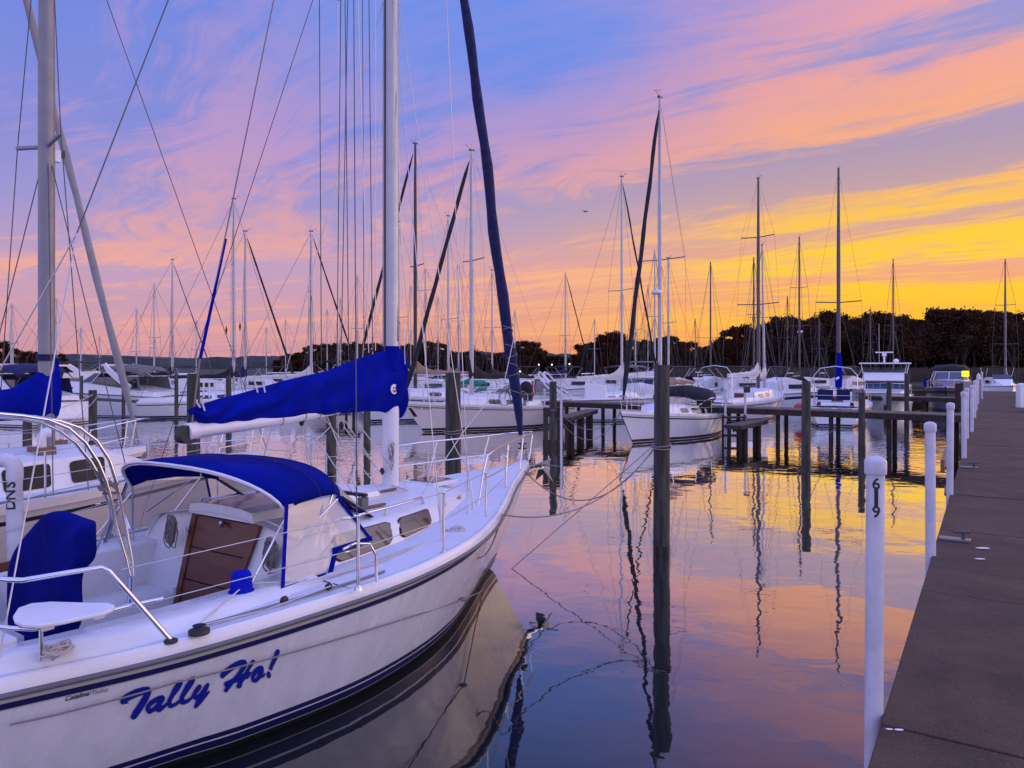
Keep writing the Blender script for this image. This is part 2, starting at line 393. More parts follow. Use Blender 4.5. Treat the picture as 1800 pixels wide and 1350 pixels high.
# ------------------------------------------------------------------ water
def build_water():
    xs = [-4000,-1500,-600,-250,-120,-60]+[-50+i*4 for i in range(31)]+[90,160,300,600,1500,4000]
    m = MB(); m.add([(-4000,-400,0),(4000,-400,0),(4000,6000,0),(-4000,6000,0)], [(0,1,2,3)], None)
    mt = bpy.data.materials.new('still harbour water'); mt.use_nodes = True; t = NT(mt.node_tree); t.n.clear()
    tcn = t.new('ShaderNodeTexCoord'); sp = t.new('ShaderNodeSeparateXYZ'); t.link(tcn.outputs['Object'], sp.inputs[0])
    P = tcn.outputs['Object']
    dist = sp.outputs[1]
    # broad slow swell, small ripples, and wind-ruffled patches further off
    big = t.noise(P, .55, 2, .5)
    mp = t.new('ShaderNodeMapping'); mp.inputs['Scale'].default_value = (1, 1.35, 1); mp.inputs['Rotation'].default_value = (0,0,R(12)); t.link(P, mp.inputs[0])
    med = t.noise(mp.outputs[0], 2.1, 2, .5, .4)
    fine = t.noise(mp.outputs[0], 7.0, 2, .5)
    patch = t.ss(t.noise(P, .10, 2, .5), .40, .60)
    far = t.ss(dist, 14.0, 26.0)
    ruf = t.m('ADD', .10, t.m('MULTIPLY', t.m('ADD', t.m('MULTIPLY', patch, .34), .05), far))
    h = t.m('ADD', t.m('MULTIPLY', big, .016), t.m('MULTIPLY', med, t.m('MULTIPLY', ruf, .022)))
    h = t.m('ADD', h, t.m('MULTIPLY', fine, t.m('MULTIPLY', ruf, .0022)))
    bn = t.new('ShaderNodeBump'); bn.inputs['Distance'].default_value = 1.0; t.put(bn.inputs['Height'], h)
    gl = t.new('ShaderNodeBsdfGlossy'); gl.inputs['Roughness'].default_value = .015; gl.inputs[0].default_value = (1,1,1,1); t.link(bn.outputs[0], gl.inputs['Normal'])
    df = t.new('ShaderNodeBsdfDiffuse'); df.inputs[0].default_value = (.006,.010,.014,1)
    lw = t.new('ShaderNodeLayerWeight'); lw.inputs[0].default_value = .5; t.link(bn.outputs[0], lw.inputs['Normal'])
    rf = t.ramp(lw.outputs['Facing'], [(x_, (y_,y_,y_,1)) for x_, y_ in ((0,.04),(.35,.09),(.52,.155),(.64,.36),(.74,.70),(.86,.95),(1.0,1.0))])
    mx = t.new('ShaderNodeMixShader'); t.link(rf, mx.inputs[0]); t.link(df.outputs[0], mx.inputs[1]); t.link(gl.outputs[0], mx.inputs[2])
    o = t.new('ShaderNodeOutputMaterial'); t.link(mx.outputs[0], o.inputs[0])
    m.mats[0] = mt
    tag(m.build('water'), kind='structure')
build_water()

# ------------------------------------------------------------------ pier grid: a runs along the pier, b to its right
UX, UY = math.sin(R(32.8)), math.cos(R(32.8))
def G(a, b, z=0.0): return Vector((a*UX+b*UY, a*UY-b*UX, z))
PIER_Z = 1.25
def build_pier():
    mt = bpy.data.materials.new('pier concrete'); mt.use_nodes = True; t = NT(mt.node_tree); p = t.n['Principled BSDF']
    tcn = t.new('ShaderNodeTexCoord'); P = tcn.outputs['Object']
    f = t.noise(P, 2.2, 8, .7); g = t.noise(P, 60, 4, .7); k = t.noise(P, 14, 5, .65)
    c = t.mix(t.ss(f, .3, .7), (.034,.018,.010,1), (.088,.050,.030,1))
    c = t.mix(t.m('MULTIPLY', t.ss(k, .5, .75), .55), c, (.032,.020,.019,1))
    c = t.mix(t.m('MULTIPLY', t.ss(g, .60, .70), .75), c, (.24,.165,.13,1))
    c = t.mix(t.m('MULTIPLY', t.ss(t.noise(P, .7, 6, .7), .55, .68), .5), c, (.030,.019,.016,1))
    c = t.mix(t.m('MULTIPLY', t.ss(g, .38, .26), .5), c, (.03,.022,.024,1))
    t.link(c, p.inputs['Base Color']); p.inputs['Roughness'].default_value = .82
    bn = t.new('ShaderNodeBump'); bn.inputs['Distance'].default_value = .014
    t.link(t.m('ADD', g, t.m('MULTIPLY', k, .8)), bn.inputs['Height']); t.link(bn.outputs[0], p.inputs['Normal'])
    m = MB(); B0_, B1_ = -.42, 2.1
    a = -6.0; rnd = random.Random(3)
    while a < 60:       # cast slabs with narrow joints
        L = 2.45; e = a+L-.013; z = PIER_Z+rnd.uniform(-.003,.003)
        q = [G(a,B0_,z),G(e,B0_,z),G(e,B1_,z),G(a,B1_,z)]; lo = [v-Vector((0,0,.22)) for v in q]
        m.add(q+lo, [(0,3,2,1),(4,5,6,7),(0,1,5,4),(1,2,6,5),(2,3,7,6),(3,0,4,7)], mt); a += L
    for bb in (-.36, 2.03):     # beams under the edges
        q = [G(-6,bb,.8),G(60,bb,.8),G(60,bb+.12,.8),G(-6,bb+.12,.8)]; hi = [v+Vector((0,0,.222)) for v in q]
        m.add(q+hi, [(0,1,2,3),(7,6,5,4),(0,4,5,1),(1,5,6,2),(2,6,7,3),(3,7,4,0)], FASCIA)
    o = tag(m.build('pier', bevel=.008), 'long brown concrete pier running away along the right side, slabs with joints', 'pier')
    for i in range(17):
        for bb in (-.2, 1.9):
            MB().tube([G(-4+i*3.8,bb,-.6), G(-4+i*3.8,bb,1.02)], .13, PILE, 12).build('support_pile', o)
build_pier()

# ------------------------------------------------------------------ the white sloop in the foreground
TH = R(33.3); BU = (math.sin(TH), math.cos(TH)); BV = (math.cos(TH), -math.sin(TH)); B0 = (0.24, 11.5)
# boat coordinates: s = metres aft of the stem head, t = metres to starboard, z = height above the water
def P(s, t, z): return Vector((t, -s, z))
def _loc(px, d, py):
    x = (px-900)/FPX*d; dx, dy = x-B0[0], d-B0[1]
    return P(-(dx*BU[0]+dy*BU[1]), dx*BV[0]+dy*BV[1], HC-(py-645)/FPX*d)
def ft(px, py, t):
    r = (px-900)/FPX; return _loc(px, (t+B0[0]*BV[0]+B0[1]*BV[1])/(r*BV[0]+BV[1]), py)
def fs(px, py, s):
    r = (px-900)/FPX; return _loc(px, (-s+B0[0]*BU[0]+B0[1]*BU[1])/(r*BU[0]+BU[1]), py)
def fz(px, py, z): return _loc(px, (HC-z)*FPX/(py-645), py)

class Hull:
    def __init__(h, TD, ZD, TW, S1, rake, low=-.5, p=.75):
        h.TD, h.ZD, h.TW, h.S1, h.rake, h.low, h.p = TD, ZD, TW, S1, rake, low, p
        h.z0 = ZD[0][1]
    def s0(h, z):
        return h.rake*(1-z/h.z0) if z >= 0 else h.rake*(1-z*1.6)
    def zr(h, s): return smooth_tab(h.ZD, s)
    def td(h, s): return max(.015, smooth_tab(h.TD, s))
    def t(h, s, z):
        a = h.s0(z); q = (s-a)/(h.S1-a); q = min(max(q, 0), 1)
        zt = h.zr(s); td = h.td(q*h.S1); tw = max(.012, smooth_tab(h.TW, h.rake+q*(h.S1-h.rake)))
        if z >= 0:
            k = min(1, z/zt); return tw+(td-tw)*k**h.p
        return max(.01, tw*(1-(z/h.low)**2*.75))
    def pt(h, s, z, off=0.0): return P(s, h.t(s, z)+off, z)
    def mesh(h, top_bands, low_bands, base, n=44, under=BLACK, stern=None):
        """top_bands: (offset below the sheer, material below it); low_bands: (z, material below it) from the top down"""
        m = MB()
        rows = [('t', o) for o, _ in top_bands]
        ms = [x for _, x in top_bands]
        k = 5
        for i in range(1, k): rows.append(('m', i/k)); ms.append(base)
        rows += [('z', z) for z, _ in low_bands]; ms += [x for _, x in low_bands]
        rows += [('z', h.low*.5), ('z', h.low)]; ms.append(under)
        otop = top_bands[-1][0]; zl = low_bands[0][0]
        for sgn in (1, -1):
            cols = []
            for i in range(n+1):
                u = (i/n)**1.25; c = []
                for kind, v in rows:
                    s = u*h.S1
                    for _ in range(3):
                        zz = h.zr(s)
                        z = zz-v if kind == 't' else (v if kind == 'z' else (zz-otop)+(zl-(zz-otop))*v)
                        s = h.s0(z)+u*(h.S1-h.s0(z))
                    c.append(P(s, sgn*h.t(s, z), z))
                cols.append(c)
            m.grid(cols, ms, flip=(sgn < 0))
            if sgn == 1: st = cols[-1]
            else: st2 = cols[-1]
        for i in range(len(rows)-1):   # transom
            m.add([st[i], st[i+1], st2[i+1], st2[i]], [(0,1,2,3)], ms[i] if stern is None else (stern if ms[i] is base else ms[i]))
        return m

HH = Hull(TD=[(0,.03),(.6,.30),(1.25,.59),(1.9,.93),(2.5,1.23),(2.9,1.42),(3.5,1.64),(4.1,1.77),(4.9,1.83),(5.8,1.76),(6.6,1.63),(7.05,1.51),(7.8,1.25)],
          ZD=[(0,1.34),(1.25,1.23),(2.9,1.12),(4.1,1.06),(4.9,1.03),(5.8,1.01),(7.0,.985),(7.8,.98)],
          TW=[(1.0,.02),(1.5,.22),(2.0,.46),(2.8,.84),(3.5,1.13),(4.3,1.32),(5.2,1.38),(6.2,1.22),(6.6,1.08),(7.2,.9),(7.8,.7)], S1=7.8, rake=1.0)

hero = thing('sailboat', 'large foreground sloop named Tally Ho! with blue sail cover, blue dodger and wooden companionway', 'sailboat', (B0[0], B0[1], 0), -TH)
def hb(m, name, parent=None, **k): return m.build(name, parent or hero, **k)

def dz(s, t=0.0):      # deck height
    return HH.zr(s)+.085+.045*(1-min(1, abs(t)/max(.1, HH.td(s)))**2)
def CW(s): return smooth_tab([(1.6,.10),(1.9,.38),(2.4,.60),(3.0,.84),(3.6,1.04),(4.2,1.15),(5.0,1.2),(5.6,1.2)], s)
def CT(s): return CW(s)*smooth_tab([(1.6,.55),(2.2,.74),(3.2,.86),(5.6,.88)], s)
def CZ(s): return smooth_tab([(1.6,1.215),(1.9,1.27),(2.6,1.33),(3.4,1.37),(4.4,1.39),(5.6,1.40)], s)
def roof(s, t): return CZ(s)+.12*(1-(t/max(.05, CT(s)))**2)*min(1, (s-1.55)/1.2)

def build_hero_hull():
    m = HH.mesh([(0,CREAMB),(.055,NAVY),(.098,CREAMB),(.108,GELH)], [(.21,NAVY),(.160,GELH),(.146,NAVY),(.070,CREAMB),(.062,BLACK)], GELH, n=70)
    hull = hb(m, 'hull')
    rr = MB()        # rub rail, covering board and toe rail on both sides
    for sg in (1, -1):
        S = [i*7.8/60 for i in range(61)]
        rr.grid([[P(s, sg*(HH.td(s)-.004), HH.zr(s)-.018), P(s, sg*(HH.td(s)+.026), HH.zr(s)-.016), P(s, sg*(HH.td(s)+.03), HH.zr(s)+.012), P(s, sg*(HH.td(s)+.002), HH.zr(s)+.016)] for s in S], RUB, flip=sg < 0)
    hb(rr, 'rub_rail', hull)
    cv = MB()
    for sg in (1, -1):
        cv.grid([[P(s, sg*(HH.td(s)+.004), HH.zr(s)+.014), P(s, sg*(HH.td(s)-.004), HH.zr(s)+.08), P(s, sg*max(.0, HH.td(s)-.018), HH.zr(s)+.098), P(s, sg*max(.0, HH.td(s)-.05), HH.zr(s)+.10), P(s, sg*max(.0, HH.td(s)-.062), HH.zr(s)+.082)] for s in S], GEL, flip=sg < 0)
    cv.box(P(7.80, 0, 1.02), (2.46, .03, .17), GEL)
    hb(cv, 'toe_rail', hull)
    d = MB(); n = 14
    S = [.05+i*5.4/50 for i in range(51)]
    rows = []
    for s in S:
        w_ = HH.td(s)-.03; rows.append([P(s, w_*(2*j/n-1), dz(s, w_*(2*j/n-1))) for j in range(n+1)])
    d.grid(rows, DECK, flip=False)
    S = [5.45+i*2.35/24 for i in range(25)]
    def ci(s): return smooth_tab([(5.4,1.0),(6.4,1.0),(7.2,.94),(7.8,.82)], s)
    def co(s): return smooth_tab([(5.4,1.43),(6.2,1.44),(6.9,1.42),(7.3,1.33),(7.8,1.12)], s)
    for sg in (1, -1):
        d.grid([[P(s, sg*(co(s)-.01), dz(s, co(s))-.01), P(s, sg*(HH.td(s)-.03), dz(s, HH.td(s)))] for s in S], DECK, flip=sg < 0)
        d.grid([[P(s, sg*co(s), dz(s, co(s))-.012), P(s, sg*(co(s)-.08), 1.135), P(s, sg*(co(s)-.14), 1.155), P(s, sg*(ci(s)+.02), 1.145), P(s, sg*ci(s), 1.12), P(s, sg*(ci(s)-.03), .74)] for s in S], GEL, flip=sg > 0)
        d.grid([[P(s, sg*(ci(s)-.02), .742), P(s, sg*.44, .735), P(s, sg*.42, .36)] for s in S], GEL, flip=sg > 0)
    d.add([P(5.4,-.43,.36),P(5.4,.43,.36),P(7.75,.43,.36),P(7.75,-.43,.36)], [(0,1,2,3)], DECK)
    d.box(P(7.65, 0, .95), (1.7, .26, .42), GEL)
    hb(d, 'deck')
build_hero_hull()

def build_hero_cabin():
    m = MB(); n = 12
    S = [1.6+i*3.85/40 for i in range(41)]
    rows = []
    for s in S:
        c = [P(s, -CW(s), dz(s, CW(s))-.01), P(s, -(CW(s)+CT(s))/2, (dz(s)+CZ(s))/2+.02)]
        for j in range(n+1):
            t = CT(s)*(2*j/n-1); c.append(P(s, t, roof(s, t)))
        c += [P(s, (CW(s)+CT(s))/2, (dz(s)+CZ(s))/2+.02), P(s, CW(s), dz(s, CW(s))-.01)]
        rows.append(c)
    mats = [GEL, GEL]+[DECK]*n+[GEL, GEL]
    m.grid(rows, mats, flip=False)
    m.add(rows[0], [tuple(range(len(rows[0])-1,-1,-1))], GEL)
    cab = hb(m, 'cabin')
    b = MB()          # aft bulkhead, raked
    bz = lambda z: 5.33+(1.5-z)*.34
    out = [(-1.30,1.10),(-1.2,1.25),(-1.02,1.40)]+[(t, roof(5.4, t)+.01) for t in (-.9,-.6,-.3,0,.3,.6,.9)]+[(1.02,1.38),(1.2,1.25),(1.30,1.10),(1.0,.70),(.5,.36),(-.5,.36),(-1.0,.70)]
    b.poly([P(bz(z), t, z) for t, z in out], GEL, .03, (0,-1,0))
    hb(b, 'bulkhead', cab)
    c = MB(); o = .012    # companionway: drop boards in a wooden frame
    q = lambda t, z, e=o: P(bz(z)+e, t, z)
    wt, wb_ = .50, .37; zt, zb = 1.47, .60
    wd = lambda z: wb_+(wt-wb_)*(z-zb)/(zt-zb)
    arc = [(t, 1.47+.07*(1-(t/.5)**2)) for t in (-.5,-.35,-.18,0,.18,.35,.5)]
    c.poly([q(-wd(zb), zb), q(wd(zb), zb), ]+[q(t, z) for t, z in arc[::-1]], FASCIA, .01, (0,-1,0))
    zs = [zb+.03, .885, 1.165, 1.455]
    for k in range(3):
        a_, b_ = zs[k]+.006, zs[k+1]-.006
        c.poly([q(-wd(a_)+.055, a_, .03), q(wd(a_)-.055, a_, .03), q(wd(b_)-.055, b_, .03), q(-wd(b_)+.055, b_, .03)], MAHOG, .015, (0,-1,0))
    comp = hb(c, 'companionway_boards', cab)
    f = MB()
    for sg in (-1, 1):
        f.poly([q(sg*(wd(zb)+.02), zb-.02, .045), q(sg*(wd(zb)-.05), zb-.02, .045), q(sg*(wd(zt)-.05), zt+.02, .045), q(sg*(wd(zt)+.02), zt+.02, .045)][::sg], MAHOG, .03, (0,-1,0))
    f.poly([q(t, z-.04, .05) for t, z in arc]+[q(t, z+.02, .05) for t, z in arc[::-1]], MAHOG, .03, (0,-1,0))
    f.poly([q(-.42, zb-.07, .06), q(.42, zb-.07, .06), q(.42, zb, .06), q(-.42, zb, .06)], MAHOG, .06, (0,-1,0))
    hb(f, 'frame', comp)
    l = MB(); l.tube([q(.02,1.44,.06), q(.05,1.40,.09)], .018, CHROME, 8); l.box(q(-.01,1.43,.06), (.05,.02,.03), CHROME); hb(l, 'latch', comp)
    for z in (.78, 1.30):
        h = MB(); h.box(q(-wd(z)+.0, z, .08), (.022,.03,.07), WHT); hb(h, 'hinge', comp)
    # sliding hatch and its garage
    g = MB(); rows = []
    for s in (3.72, 3.80, 4.3, 4.9, 5.44):
        lift = .0 if s < 3.75 else .075
        rows.append([P(s, -.50, roof(s,.5)-.01), P(s, -.46, roof(s,.46)+lift)]+[P(s, t, roof(s, t)+lift+.01) for t in (-.3,0,.3)]+[P(s, .46, roof(s,.46)+lift), P(s, .50, roof(s,.5)-.01)])
    g.grid(rows, GEL, smooth=False); g.add(rows[-1], [tuple(range(7))], GEL)
    hb(g, 'sliding_hatch', cab)
    fh = MB(); fh.box(P(2.35, 0, roof(2.35,0)+.03), (.5,.5,.05), GEL); fh.box(P(2.35, 0, roof(2.35,0)+.06), (.38,.38,.012), SMOKE); hb(fh, 'fore_hatch', cab, bevel=.01)
    for s, t in ((4.25,.72),(3.62,.30)):
        v = MB(); v.box(P(s, t, roof(s,t)+.012), (.045,.55,.02), TEAK); hb(v, 'teak_trim', cab)
    tr = MB(); tr.box(P(4.33,.1,roof(4.33,.1)+.10), (1.4,.05,.03), BLKP); tr.box(P(4.33,.76,roof(4.33,.76)+.08), (.06,.09,.12), GREYC)
    hb(tr, 'traveller', cab)
    # windows and ports on the sides, seated 4 mm proud of the surface
    def side(s, k, off, sg=1):      # k 0 bottom .. 1 top of the side
        if k < .5: a, b2 = (CW(s), dz(s, CW(s))-.01), ((CW(s)+CT(s))/2, (dz(s)+CZ(s))/2+.02); kk = k*2
        else: a, b2 = ((CW(s)+CT(s))/2, (dz(s)+CZ(s))/2+.02), (CT(s), CZ(s)); kk = (k-.5)*2
        return P(s, sg*(a[0]+(b2[0]-a[0])*kk+off), a[1]+(b2[1]-a[1])*kk)
    def pane(s0_, s1_, k0, k1, mt, off, slant=.05, sg=1, r=.12):
        n_ = 12; top = []; bot = []
        for i in range(n_+1):
            u = i/n_; s = s0_+(s1_-s0_)*u
            e = min(u, 1-u)*abs(s1_-s0_)/.07; inset = (1-min(1, e))**2*r
            top.append(side(s+slant*-.5, k1-inset, off, sg)); bot.append(side(s+slant*.5, k0+inset, off, sg))
        mid = [a.lerp(b2, .5)+Vector((sg*.004,0,0)) for a, b2 in zip(top, bot)]
        return MB().grid([bot, mid, top], mt, flip=sg > 0)
    for sg in (1, -1):
        for a, b2 in ((5.10,4.28),(4.16,3.52)):
            wn = hb(pane(a, b2, .08, .88, BLKP, .006, sg=sg), 'window', cab)
            hb(pane(a-.02, b2+.02, .11, .85, SMOKE, .018, sg=sg), 'pane', wn)
        for a, b2 in ((3.28,3.02),(2.62,2.42)):
            wn = hb(pane(a, b2, .25, .80, WHT, .006, sg=sg, r=.2), 'port_light', cab)
            hb(pane(a-.035, b2+.035, .32, .73, SMOKE, .012, sg=sg, r=.2), 'pane', wn)
        hr = MB(); pts = [P(s, sg*(CT(s)-.06), roof(s, CT(s)-.06)+.075) for s in (4.95,4.6,4.2,3.8,3.5)]
        pts = [P(5.0, sg*(CT(5)-.06), roof(5, CT(5)-.06))]+pts+[P(3.44, sg*(CT(3.44)-.06), roof(3.44, CT(3.44)-.06))]
        hr.tube(pts, .014, CHROME, 8)
        for s in (4.2,): hr.tube([P(s, sg*(CT(s)-.06), roof(s, CT(s)-.06)), P(s, sg*(CT(s)-.06), roof(s, CT(s)-.06)+.075)], .012, CHROME)
        hb(hr, 'handrail', cab)
build_hero_cabin()

def build_hero_dodger():
    def hoop(s, hw, zs, zc, n=18, lean=0.0):
        pts = []
        for i in range(n+1):
            a = math.pi*i/n; c = math.cos(a); q = abs(c)**.75
            t = -hw*math.copysign(q, c); z = zs+(zc-zs)*max(0, math.sin(a))**.85
            pts.append((s+lean*max(0, math.sin(a)), t, z))
        return pts
    hoops = [hoop(5.64,1.16,1.70,2.04,lean=.31), hoop(5.48,1.15,1.74,2.055,lean=.18), hoop(5.2,1.10,1.75,2.045,lean=.05), hoop(4.95,1.02,1.73,2.01), hoop(4.80,.93,1.68,1.92)]
    m = MB(); rows = [[P(*p) for p in h] for h in hoops]
    m.grid(rows, DODG)
    can = hb(m, 'dodger', bevel=0)
    so = can.modifiers.new('cloth thickness', 'SOLIDIFY'); so.thickness = .012; so.offset = -1
    e = MB(); e.tube(rows[0], .012, WHT, 6); hb(e, 'piping', can)
    for k in (2, 3):
        e = MB(); e.tube([p+Vector((0,0,.002)) for p in rows[k]], .0055, NAVYC, 5); hb(e, 'seam', can)
    # side panels (clear) with canvas borders, and the windscreen
    for sg in (1, -1):
        T = lambda x, y, t=1.10: Vector((sg*ft(x, y, t).x, ft(x, y, t).y, ft(x, y, t).z))
        A, B, C, D, E_, F_ = T(500,888,1.18), T(590,872,.98), T(652,950,1.20), T(583,972,1.25), T(572,1018,1.30), T(492,1046,1.34)
        mid = (A+B+C+D+E_+F_)/6
        v = MB()
        ring = [A, A.lerp(B,.5), B, B.lerp(C,.5), C, C.lerp(D,.5), D, E_, E_.lerp(F_,.5), F_, F_.lerp(A,.5)]
        c1 = [p.lerp(mid, .5)+Vector((sg*.012*math.sin(i*2.4), 0, 0)) for i, p in enumerate(ring)]
        v.grid([ring, c1], VINYL, closed=True); v.add(c1, [tuple(range(len(c1)))], VINYL, True)
        hb(v, 'clear_side_panel', can)
        st = MB(); o = Vector((sg*.012, 0, 0))
        def strip(a, b, w_):
            d = (b-a).normalized(); up = d.cross(Vector((sg,0,0))).normalized()*w_
            st.poly([a+o, b+o, b+o+up, a+o+up], NAVYC if False else BLUE, .006, (sg,0,0))
        strip(A+Vector((0,0,.02)), F_, .035*-sg); strip(F_, E_+Vector((0,0,0)), .055*-sg if sg < 0 else -.055)
        st.poly([F_+o, E_+o, E_+o+Vector((0,0,.06)), F_+o+Vector((0,0,.06))], BLUE, .004, (sg,0,0))
        st.poly([E_+o, E_+o+Vector((0,.07,.03)), D+o+Vector((0,.07,.02)), D+o], BLUE, .004, (sg,0,0))
        st.poly([D+o, D+o+Vector((0,0.0,.045)), C+o+Vector((0,0,.045)), C+o], BLUE, .004, (sg,0,0))
        st.tube([B+o, C+o], .014, BLUE, 6)
        hb(st, 'canvas_border', can)
        for k in range(4):
            sn = MB(); p = F_.lerp(E_, .08+k*.29)+o*1.6+Vector((0,0,.03)); sn.lathe(p, [(.007,-.003),(.009,0),(.006,.004)], WHT, 8, 'x'); hb(sn, 'snap', can)
    ws = MB(); top = [P(*p) for p in hoops[-1]]; bot = []
    for p in hoops[-1]:
        t = p[1]*1.03; s = 4.42; bot.append(P(s, t, roof(s, min(abs(t), CT(s)))+.02))
    ws.grid([top, bot], VINYL); scr = hb(ws, 'windscreen', can)
    for i in (0, 5, 9, 13, 18):
        sp = MB(); a, b = top[i], bot[i]; sp.bar(a, b, .075, .008, NAVYC); hb(sp, 'canvas_strip', scr)
    fb = MB(); fb.tube(bot, .016, BLUE, 6); hb(fb, 'canvas_hem', scr)
    for k, (s, hw, zs, zc) in enumerate(((5.63,1.15,1.69,2.02),(4.97,1.0,1.72,1.99))):
        fr = MB(); pts = [P(*p) for p in hoop(s, hw, zs, zc, lean=.30*(1-k))]
        pts = [P(5.42+.2*(1-k), -1.15, 1.12)]+pts+[P(5.42+.2*(1-k), 1.15, 1.12)]
        fr.tube(pts, .0125, CHROME, 8); hb(fr, 'frame_tube', can)
    for sg in (1, -1):
        br = MB(); br.tube([P(5.62, sg*1.15, 1.66), P(6.05, sg*1.22, 1.16)], .009, CHROME); br.tube([P(5.5, sg*1.13, 1.42), P(5.0, sg*1.1, 1.70)], .009, CHROME); hb(br, 'strut', can)
build_hero_dodger()

def build_hero_spars():
    m = MB(); zs = [1.42,4,8,12,14.2]
    m.tube([P(3.1,0,z) for z in zs], [.098,.098,.094,.08,.06], ALU, 20)
    mast = hb(m, 'mast')
    w_ = MB(); w_.tube([P(3.1,0,1.40), P(3.1,0,2.75)], .1005, ALUW, 20); w_.lathe(P(3.1,0,1.40), [(.17,0),(.17,.03),(.11,.05)], CHROME, 18); hb(w_, 'mast_step', mast)
    gr = MB(); gr.tube([P(3.1-.10,.0,2.8), P(3.1-.09,0,13)], .009, DWIRE, 6); gr.tube([P(3.1+.101,0,3.0), P(3.1+.09,0,13)], .012, BLKM, 6); hb(gr, 'sail_track', mast)
    for sg in (1,-1):
        s_ = MB(); s_.tube([P(3.1,sg*.08,7.45), P(3.14,sg*.86,7.55)], [.028,.018], ALU, 8); hb(s_, 'spreader', mast)
    b = MB(); a0, a1 = P(3.22,0,2.53), ft(345,757,0)
    n = 10
    pts = [a0.lerp(a1, i/n)-Vector((0,0,.03*math.sin(math.pi*i/n))) for i in range(n+1)]
    b.tube(pts, [.062]+[.066]*(n-1)+[.07], ALUW, 16)
    boom = hb(b, 'boom')
    e = MB(); d = (a1-a0).normalized(); e.tube([a1, a1+d*.10], [.082,.082], WHT, 16); e.tube([a1+d*.10+Vector((-.05,0,-.02)), a1+d*.10+Vector((.05,0,-.02))], .085, BLKP, 18)
    hb(e, 'boom_end_sheave', boom)
    for k, u in enumerate((.25,.33,.42,.5,.62)):
        h = MB(); c = a0.lerp(a1, u)+Vector((.07,0,-.06))
        h.tube([c+Vector((0,0,.06)), c+Vector((.012,-.015,.01)), c+Vector((0,-.03,-.035)), c+Vector((-.01,-.04,-.02))], .004, BLKP, 5); hb(h, 'sail_tie_hook', boom)
    # sail cover
    prof = [(703,612,736),(690,614,730),(668,618,724),(640,626,724),(610,637,727),(575,651,731),(540,659,735),(500,668,739),(460,680,743),(420,692,746),(385,700,748),(355,710,747),(338,716,728)]
    rows = []; rnd = random.Random(5); N = 22
    prof2 = []
    for (a, b_) in zip(prof, prof[1:]):
        for k in range(4):
            f = k/4; prof2.append(tuple(a[i]+(b_[i]-a[i])*f for i in range(3)))
    prof2.append(prof[-1])
    for i, (x, yt, yb) in enumerate(prof2):
        tp, bt = ft(x, yt, 0), ft(x, yb, 0); s = -tp.y; u = i/(len(prof2)-1)
        h = tp.z-bt.z; row = []
        wmax = .155*(1-.45*u)
        for j in range(N):
            a = 2*math.pi*j/N; zz = (1-math.cos(a))/2        # 0 bottom 1 top
            half = wmax*math.sin(a)*(1-.55*zz*min(1, u*5))*(1.12 if u < .12 else 1)
            if i == 0: half *= .8
            fold = .042*math.sin(5.0*u*6.28+zz*9+math.sin(u*23)*1.4)*math.sin(a)*(.3+zz*(1-zz)*2.2)
            fold += .016*math.sin(u*61+zz*4)*math.sin(a)*(1-zz)
            row.append(P(s, half+fold, bt.z+h*zz+.012*math.sin(u*40+zz*6)*math.sin(a)))
        rows.append(row)
    c = MB(); c.grid(rows, BLUE, closed=True); c.add(rows[0], [tuple(range(N))], BLUE, True); c.add(rows[-1], [tuple(range(N-1,-1,-1))], BLUE, True)
    cover = hb(c, 'sail_cover')
    sub = cover.modifiers.new('s', 'SUBSURF'); sub.levels = 1; sub.render_levels = 2
    k = MB(); k.tube([P(3.1,0,2.86), P(3.1,0,3.15)], [.118,.106], BLUE, 16); hb(k, 'mast_collar', cover)
    lg = MB(); ctr = ft(690.5,684,.125); 
    lg.lathe(ctr+Vector((.02,0,0)), [(.058,-.004),(.060,0),(.058,.006)], WHT, 24, 'x')
    badge = hb(lg, 'round_badge', cover)
    l2 = MB(); c2 = ctr+Vector((.0275,0,0))
    l2.poly([c2+Vector((0,-.035,-.008)), c2+Vector((0,.035,-.008)), c2+Vector((0,.026,-.032)), c2+Vector((0,0,-.043)), c2+Vector((0,-.026,-.032))], RED, .002, (1,0,0))
    l2.poly([c2+Vector((0,-.03,.004)), c2+Vector((0,-.004,.004)), c2+Vector((0,-.004,.03)), c2+Vector((0,-.02,.026))], NAVY, .002, (1,0,0))
    l2.poly([c2+Vector((0,.006,.004)), c2+Vector((0,.032,.004)), c2+Vector((0,.02,.028)), c2+Vector((0,.006,.03))], DWIRE, .002, (1,0,0))
    hb(l2, 'badge_mark', badge)
    for x, y0, y1 in ((354,704,722),(346,708,716),(447,668,690),(460,664,690)):
        q = MB(); p0, p1 = ft(x, y0, .03), ft(x+6, y1, .10); q.tube([p0+Vector((0,0,.03)), p0, p1], .008, ROPE, 6); hb(q, 'tie_strap', cover)
build_hero_spars()

